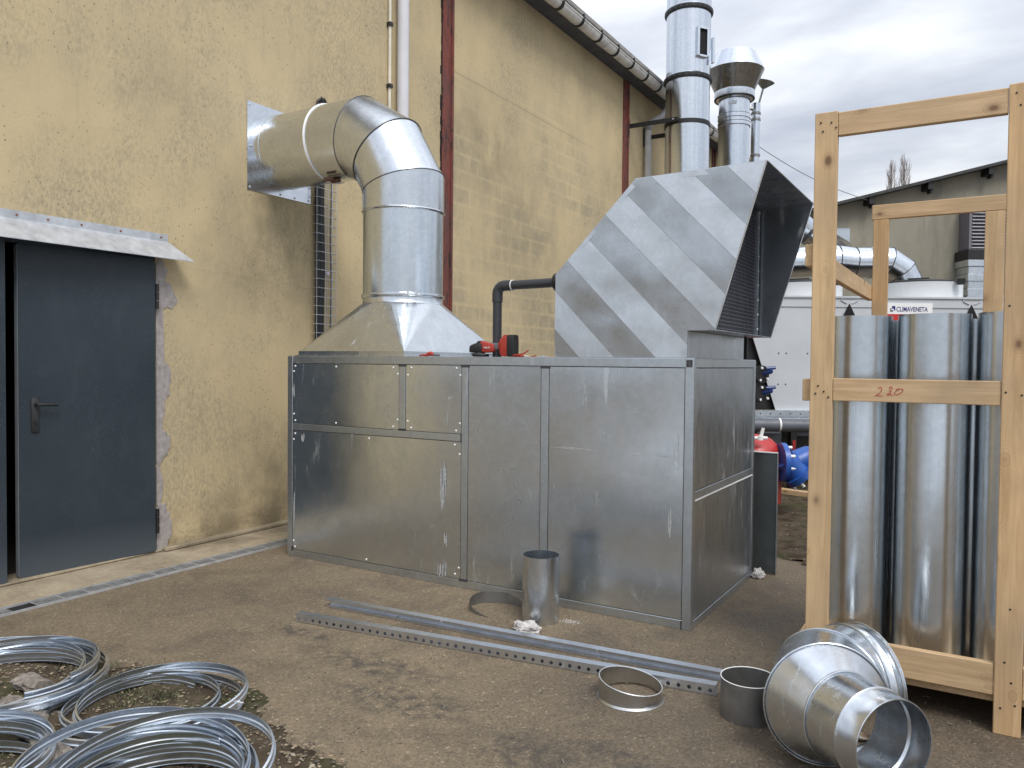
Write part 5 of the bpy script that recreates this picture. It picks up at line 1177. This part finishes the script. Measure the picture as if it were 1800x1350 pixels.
# ================================================================== COILED RINGS IN THE LEFT CORNER
def make_ring(c, R, tilt=0, taz=0, z=.01, a0=0, sweep=360, seed=0, rise=0, h=.043, w=.012, wob=.008, squash=0, saz=0):
    r_ = random.Random(seed); n = int(96*sweep/360)+1; Q = Matrix.Rotation(taz, 3, 'Z')@Matrix.Rotation(tilt, 3, 'X')@Matrix.Rotation(-taz, 3, 'Z')
    prof = [(0, 0), (.004, .0), (.003, h*.36), (.0075, h*.44), (.0075, h*.56), (.003, h*.64), (.003, h), (-.004, h+.003), (-.0045, h+.001), (.001, h-.002), (.0015, h*.62), (.0055, h*.55), (.0055, h*.45), (.0015, h*.38), (.002, .002), (0, .002)]
    rings = []; p1, p2 = r_.uniform(0, 6), r_.uniform(0, 6); c = Vector(c)
    zs = []
    for k in range(n):
        a = radians(a0+sweep*k/(n-1)) if sweep < 360 else 2*pi*k/(n-1)
        rr0 = R*(1+wob*sin(2*a+p1)+wob*.6*sin(3*a+p2))*(1+squash*cos(2*(a-saz))); row = []
        for dr, dz in prof:
            v = Vector(((rr0+dr)*cos(a), (rr0+dr)*sin(a), dz+rise*k/(n-1)+.006*sin(a*2+p2))); row.append(Q@v)
        rings.append(row)
    mz = min(v.z for rw in rings for v in rw); off = Vector((c.x, c.y, z-mz))
    g = MB(); g.loft([[v+off for v in rw] for rw in rings], True, sweep < 360, sweep < 360); return g
piles = []
def ring(c, R, label, group, mat='galv_ring', **k):
    g = make_ring(c, R, **k); o = tag(obj('steel_ring', g, M[mat], smooth=50, loc=(c[0], c[1], 0)), label, 'steel ring', group); return o
g1, g2, g3, g4 = 'rings piled at the left edge', 'rings in the middle coil', 'rings in the large front pile', 'rings cut off by the bottom left corner'
cA = G_(-22, 1226); rnd = random.Random(5)
lA = ('bottom ring of the pile at the left frame edge, resting on the crumpled film', 'second ring up in the left edge pile, its front arc low and bright', 'third ring up in the left edge pile, shifted towards the wall', 'thin looking ring halfway up the left edge pile', 'slightly oval ring in the upper half of the left edge pile', 'ring just below the tilted top one of the left edge pile')
for k in range(6):
    ring((cA.x+rnd.uniform(-.05, .04), cA.y+rnd.uniform(-.05, .05)), .43+rnd.uniform(-.03, .02), lA[k], g1, z=.006+k*.011, tilt=radians(rnd.uniform(.5, 2.2)), taz=rnd.uniform(0, 6.3), seed=20+k, wob=.02)
ring((cA.x+.02, cA.y+.0), .46, 'topmost tilted ring of the left edge pile, reaching furthest right', g1, z=.045, tilt=radians(3), taz=radians(200), seed=61)
lA2 = ('open cut strip with its end sticking up furthest right from the left edge pile', 'open cut strip ending in the middle of the top of the left edge pile', 'open cut strip lowest of the three bent ends on the left edge pile')
for k in range(3): ring((cA.x-.03+.03*k, cA.y+.02), .42-.01*k, lA2[k], g1, z=.065+.010*k, tilt=radians(2.5), taz=radians(200+20*k), a0=60-22*k, sweep=150, seed=70+k)
ring((cA.x+.04, cA.y-.0), .40, 'open ring strip curling up inside the left edge pile', g1, z=.08, tilt=radians(7), taz=radians(120), a0=-10, sweep=75, seed=81)
cB = G_(290, 1258)
ring((cB.x, cB.y), .325, 'upper raised ring of the middle coil on the weeds', g2, z=.040, tilt=radians(2), taz=radians(10), seed=31)
ring((cB.x-.01, cB.y-.01), .322, 'lower ring of the middle coil lying in the weeds', g2, z=.012, tilt=radians(1), taz=radians(100), seed=32)
ring((cB.x-.10, cB.y-.10), .315, 'outer ring of the middle coil poking out on its left', g2, z=.010, seed=33, a0=90, sweep=250, tilt=radians(1), taz=2)
ring((cB.x-.06, cB.y-.06), .30, 'inner ring of the middle coil, just inside the outer one', g2, z=.030, seed=34, tilt=radians(2), taz=4)
cC = G_(268, 1442); rnd = random.Random(9)
lC = ('bottom ring of the large front pile, touching the soil', 'second lowest ring of the large front pile', 'ring low in the large front pile with its right side on the gravel', 'dull ring in the middle of the large front pile', 'ring above the middle of the large front pile, shifted left', 'upper ring of the large front pile, shifted right', 'ring under the two tipped rings of the large front pile')
for k in range(7):
    ring((cC.x+rnd.uniform(-.03, .04), cC.y+rnd.uniform(-.05, .02)), .335+rnd.uniform(-.035, .015), lC[k], g3, z=.006+k*.017, tilt=radians(rnd.uniform(.3, 4)), taz=rnd.uniform(0, 6.3), seed=40+k, wob=.018)
ring((cC.x+.05, cC.y+.01), .335, 'top ring of the large front pile, tipped up at its far side', g3, z=.125, tilt=radians(6), taz=radians(20), seed=55)
ring((cC.x-.05, cC.y-.03), .35, 'second topmost ring of the large front pile, leaning left', g3, z=.115, tilt=radians(6), taz=radians(100), seed=56)
ring((cC.x, cC.y), .28, 'open ring strip with a square cut end inside the large front pile', g3, z=.10, tilt=radians(4), taz=radians(60), a0=95, sweep=110, seed=57)
cD = G_(-80, 1395); rnd = random.Random(15)
lD = ('lowest ring of the pile cut off by the bottom left corner', 'ring with its right arc nearest the film in the bottom left corner pile', 'middle ring of the bottom left corner pile', 'fourth ring up of the bottom left corner pile', 'topmost ring of the bottom left corner pile')
for k in range(5): ring((cD.x+rnd.uniform(-.03, .03), cD.y+rnd.uniform(-.03, .03)), .27+rnd.uniform(-.02, .02), lD[k], g4, z=.012+k*.02, tilt=radians(rnd.uniform(1, 5)), taz=rnd.uniform(0, 6.3), seed=90+k)
# small clamp lugs
for (px, py, zz2, lab) in ((415, 1237, .08, 'small bolt lug clipped to the right side of the middle coil'), (104, 1296, .03, 'small twisted bolt lug at the left tip of the middle coil')):
    p = G_(px, py, zz2); g = MB(); Mq = Matrix.Translation(p)@Matrix.Rotation(.6, 4, 'Z'); g.box((-.018, -.006, -.012), (.018, .006, .012), Mq, bev=.003); g.tube([Mq@Vector((-.03, .0, 0)), Mq@Vector((.03, 0, .004))], .004, 6)
    T = tag(obj('bolt_lug', g, M['zinc']), lab, 'bolt lug')
# crumpled film running under the rings
g = MB(); rnd = random.Random(2)
def film(pts, rad, seed):
    pts = [Vector(p) for p in pts]; Q = []
    for i in range(len(pts)-1):
        for s in range(10): Q.append(pts[i].lerp(pts[i+1], s/10))
    Q.append(pts[-1]); rings = []; n = 28
    for i, p in enumerate(Q):
        t_ = (Q[min(i+1, len(Q)-1)]-Q[max(i-1, 0)]).normalized(); a = t_.cross(UP).normalized(); b = a.cross(t_); row = []
        for k in range(n):
            an = 2*pi*k/n+i*.09; q = Vector((cos(an)*2, sin(an)*2, i*.16)); rr_ = rad*(1+.55*mn.noise(q+Vector((seed, 0, 0)))+.4*abs(mn.noise(q*2.3))+.18*mn.noise(q*5)); row.append(p+a*(rr_*cos(an))+b*(rr_*.62*sin(an)))
        rings.append(row)
    g.loft(rings, True, True, True)
film([G_(18, 1232, .02), G_(50, 1262, .05), G_(75, 1300, .05), G_(95, 1365, .04)], .042, 3); film([G_(78, 1295, .03), G_(110, 1325, .03), G_(150, 1342, .02)], .032, 7); film([G_(40, 1195, .05), G_(75, 1212, .05)], .045, 9); film([G_(70, 1250, .02), G_(115, 1262, .01)], .022, 12)
tag(obj('crumpled_film', g, plain('dirty_film', (.20, .175, .15), .6, 0, .5, 40), smooth=50), 'twisted strip of dirty crumpled film under the steel rings at bottom left', 'litter')

# ---- scattered gravel, chips, grass (stuff)
def inpoly(x, y, P_):
    ins = False
    for i in range(len(P_)):
        a, b = P_[i-1], P_[i]
        if (a[1] > y) != (b[1] > y) and x < (b[0]-a[0])*(y-a[1])/(b[1]-a[1])+a[0]: ins = not ins
    return ins
rnd = random.Random(21)
def scatter(n, region, f, P_=None):
    k = 0
    while k < n:
        x, y = rnd.uniform(region[0], region[1]), rnd.uniform(region[2], region[3])
        if P_ and not inpoly(x, y, P_): continue
        f(x, y); k += 1
def stone(g, x, y, s, flat=.5, z=0):
    a = rnd.uniform(0, 6.3); e1 = Vector((cos(a), sin(a), rnd.uniform(-.2, .2)))*s*rnd.uniform(.7, 1.3); e2 = Vector((-sin(a), cos(a), rnd.uniform(-.2, .2)))*s*rnd.uniform(.4, .9); c = Vector((x, y, z+s*flat*.5)); u = UP*s*flat*rnd.uniform(.6, 1)
    vs = [c+e1, c+e2, c-e1*rnd.uniform(.6, 1), c-e2, c+u+e1*.2, c-u]; g.add(vs, [(0, 1, 4), (1, 2, 4), (2, 3, 4), (3, 0, 4), (1, 0, 5), (2, 1, 5), (3, 2, 5), (0, 3, 5)])
g = MB(); 
scatter(4200, (-5, -1.6, .7, 2.6), lambda x, y: stone(g, x, y, rnd.uniform(.003, .012), .35, .018), SOIL)
tag(obj('wood_chips', g, plain('dry_chips', (.26, .205, .14), .9, 0, .5, 60)), 'dry wood chips and leaf bits scattered among the rings', 'debris', kind='stuff')
g = MB(); scatter(1100, (-5, -1.6, .7, 2.6), lambda x, y: stone(g, x, y, rnd.uniform(.006, .016), .5, .012), SOIL); tag(obj('gravel', g, plain('dark_gravel', (.085, .072, .055), .9, 0, .6, 50)), 'dark gravel and clods on the soil patch', 'gravel', kind='stuff')
g = MB()
scatter(260, (-2.5, -1.55, 1.2, 2.1), lambda x, y: stone(g, x, y, rnd.uniform(.004, .016), .5, .008)); tag(obj('pale_gravel', g, plain('pale_gravel', (.33, .29, .22), .9, 0, .4, 50)), 'pale stone chips spilling over the asphalt right of the rings', 'gravel', kind='stuff')
def blade(g, x, y):
    a = rnd.uniform(0, 6.3); h = rnd.uniform(.006, .026); l = Vector((cos(a), sin(a), 0)); w2 = Vector((-sin(a), cos(a), 0))*.0016; b = Vector((x, y, .012)); m_ = b+l*h*.35+UP*h*.7; t_ = b+l*h*.9+UP*h
    g.add([b-w2, b+w2, m_+w2*.8, m_-w2*.8, t_], [(0, 1, 2, 3), (3, 2, 4)])
g = MB(); clumps = [(rnd.uniform(-4.2, -2.6), rnd.uniform(1.3, 2.3)) for _ in range(46)]+[(rnd.gauss(-3.2, .16), rnd.gauss(2.1, .1)) for _ in range(24)]
for cx_, cy_ in clumps:
    if not inpoly(cx_, cy_, SOIL): continue
    for _ in range(34): blade(g, rnd.gauss(cx_, .06), rnd.gauss(cy_, .05))
tag(obj('grass', g, plain('weed_green', (.075, .085, .035), .8, 0, .5, 20)), 'short weeds and moss growing among the rings', 'grass', kind='stuff')
g = MB()
scatter(420, (-4.8, 1.2, 1.8, 4.2), lambda x, y: stone(g, x, y, rnd.uniform(.0015, .005), .5, .0)); scatter(160, (-1.7, .5, 4.5, 8), lambda x, y: stone(g, x, y, rnd.uniform(.003, .012), .4)); tag(obj('grit', g, plain('loose_grit', (.20, .165, .125), .9, 0, .8, 50)), 'loose grit and small stones on the asphalt', 'grit', kind='stuff')
g = MB(); c = G_(1003, 1093)
for _ in range(220): x, y = rnd.gauss(c.x, .035), rnd.gauss(c.y, .02); stone(g, x, y, rnd.uniform(.001, .003), .4)
for q in range(40): p = G_(rnd.uniform(1340, 1560), rnd.uniform(1290, 1345)); stone(g, p.x, p.y, rnd.uniform(.001, .003), .4)
tag(obj('pale_filings', g, M['signwhite']), 'small heap of pale filings right of the upright cylinder', 'debris', kind='stuff')
g = MB(); rnd = random.Random(4)
def twig(x, y, l):
    a = rnd.uniform(0, 6.3); d = Vector((cos(a), sin(a), 0)); g.tube([Vector((x, y, .003)), Vector((x, y, .006))+d*l*.5+Vector((0, 0, .003)), Vector((x, y, .003))+(d+Vector((-d.y, d.x, 0))*.4)*l], .0016, 4)
for _ in range(70): twig(rnd.uniform(-4.7, .3), rnd.uniform(1.9, 4.1), rnd.uniform(.008, .035))
tag(obj('twigs', g, M['bark']), 'tiny dark twigs and leaf bits scattered over the asphalt', 'debris', kind='stuff')
g = MB(); rnd = random.Random(44)
for _ in range(1500):
    x, y = rnd.gauss(-.95, .28), rnd.gauss(8.2, .25); blade(g, x, y)
tag(obj('moss', g, plain('moss_green', (.06, .085, .02), .8, 0, .4, 20)), 'green moss patch on the dirt left of the crate post', 'moss', kind='stuff')
for o in D.objects:
    if o.name.split('.')[0] in ('plate_screw', 'band_rivets', 'panel_screw', 'rail_holes', 'nail_heads', 'putty_smear', 'frame_screw', 'flashing_screw', 'bolts', 'valve_bolts', 'wire_mesh', 'mesh_grille', 'band_edge', 'flue_band'): o['kind'] = 'stuff'
SC.render.engine = 'CYCLES'
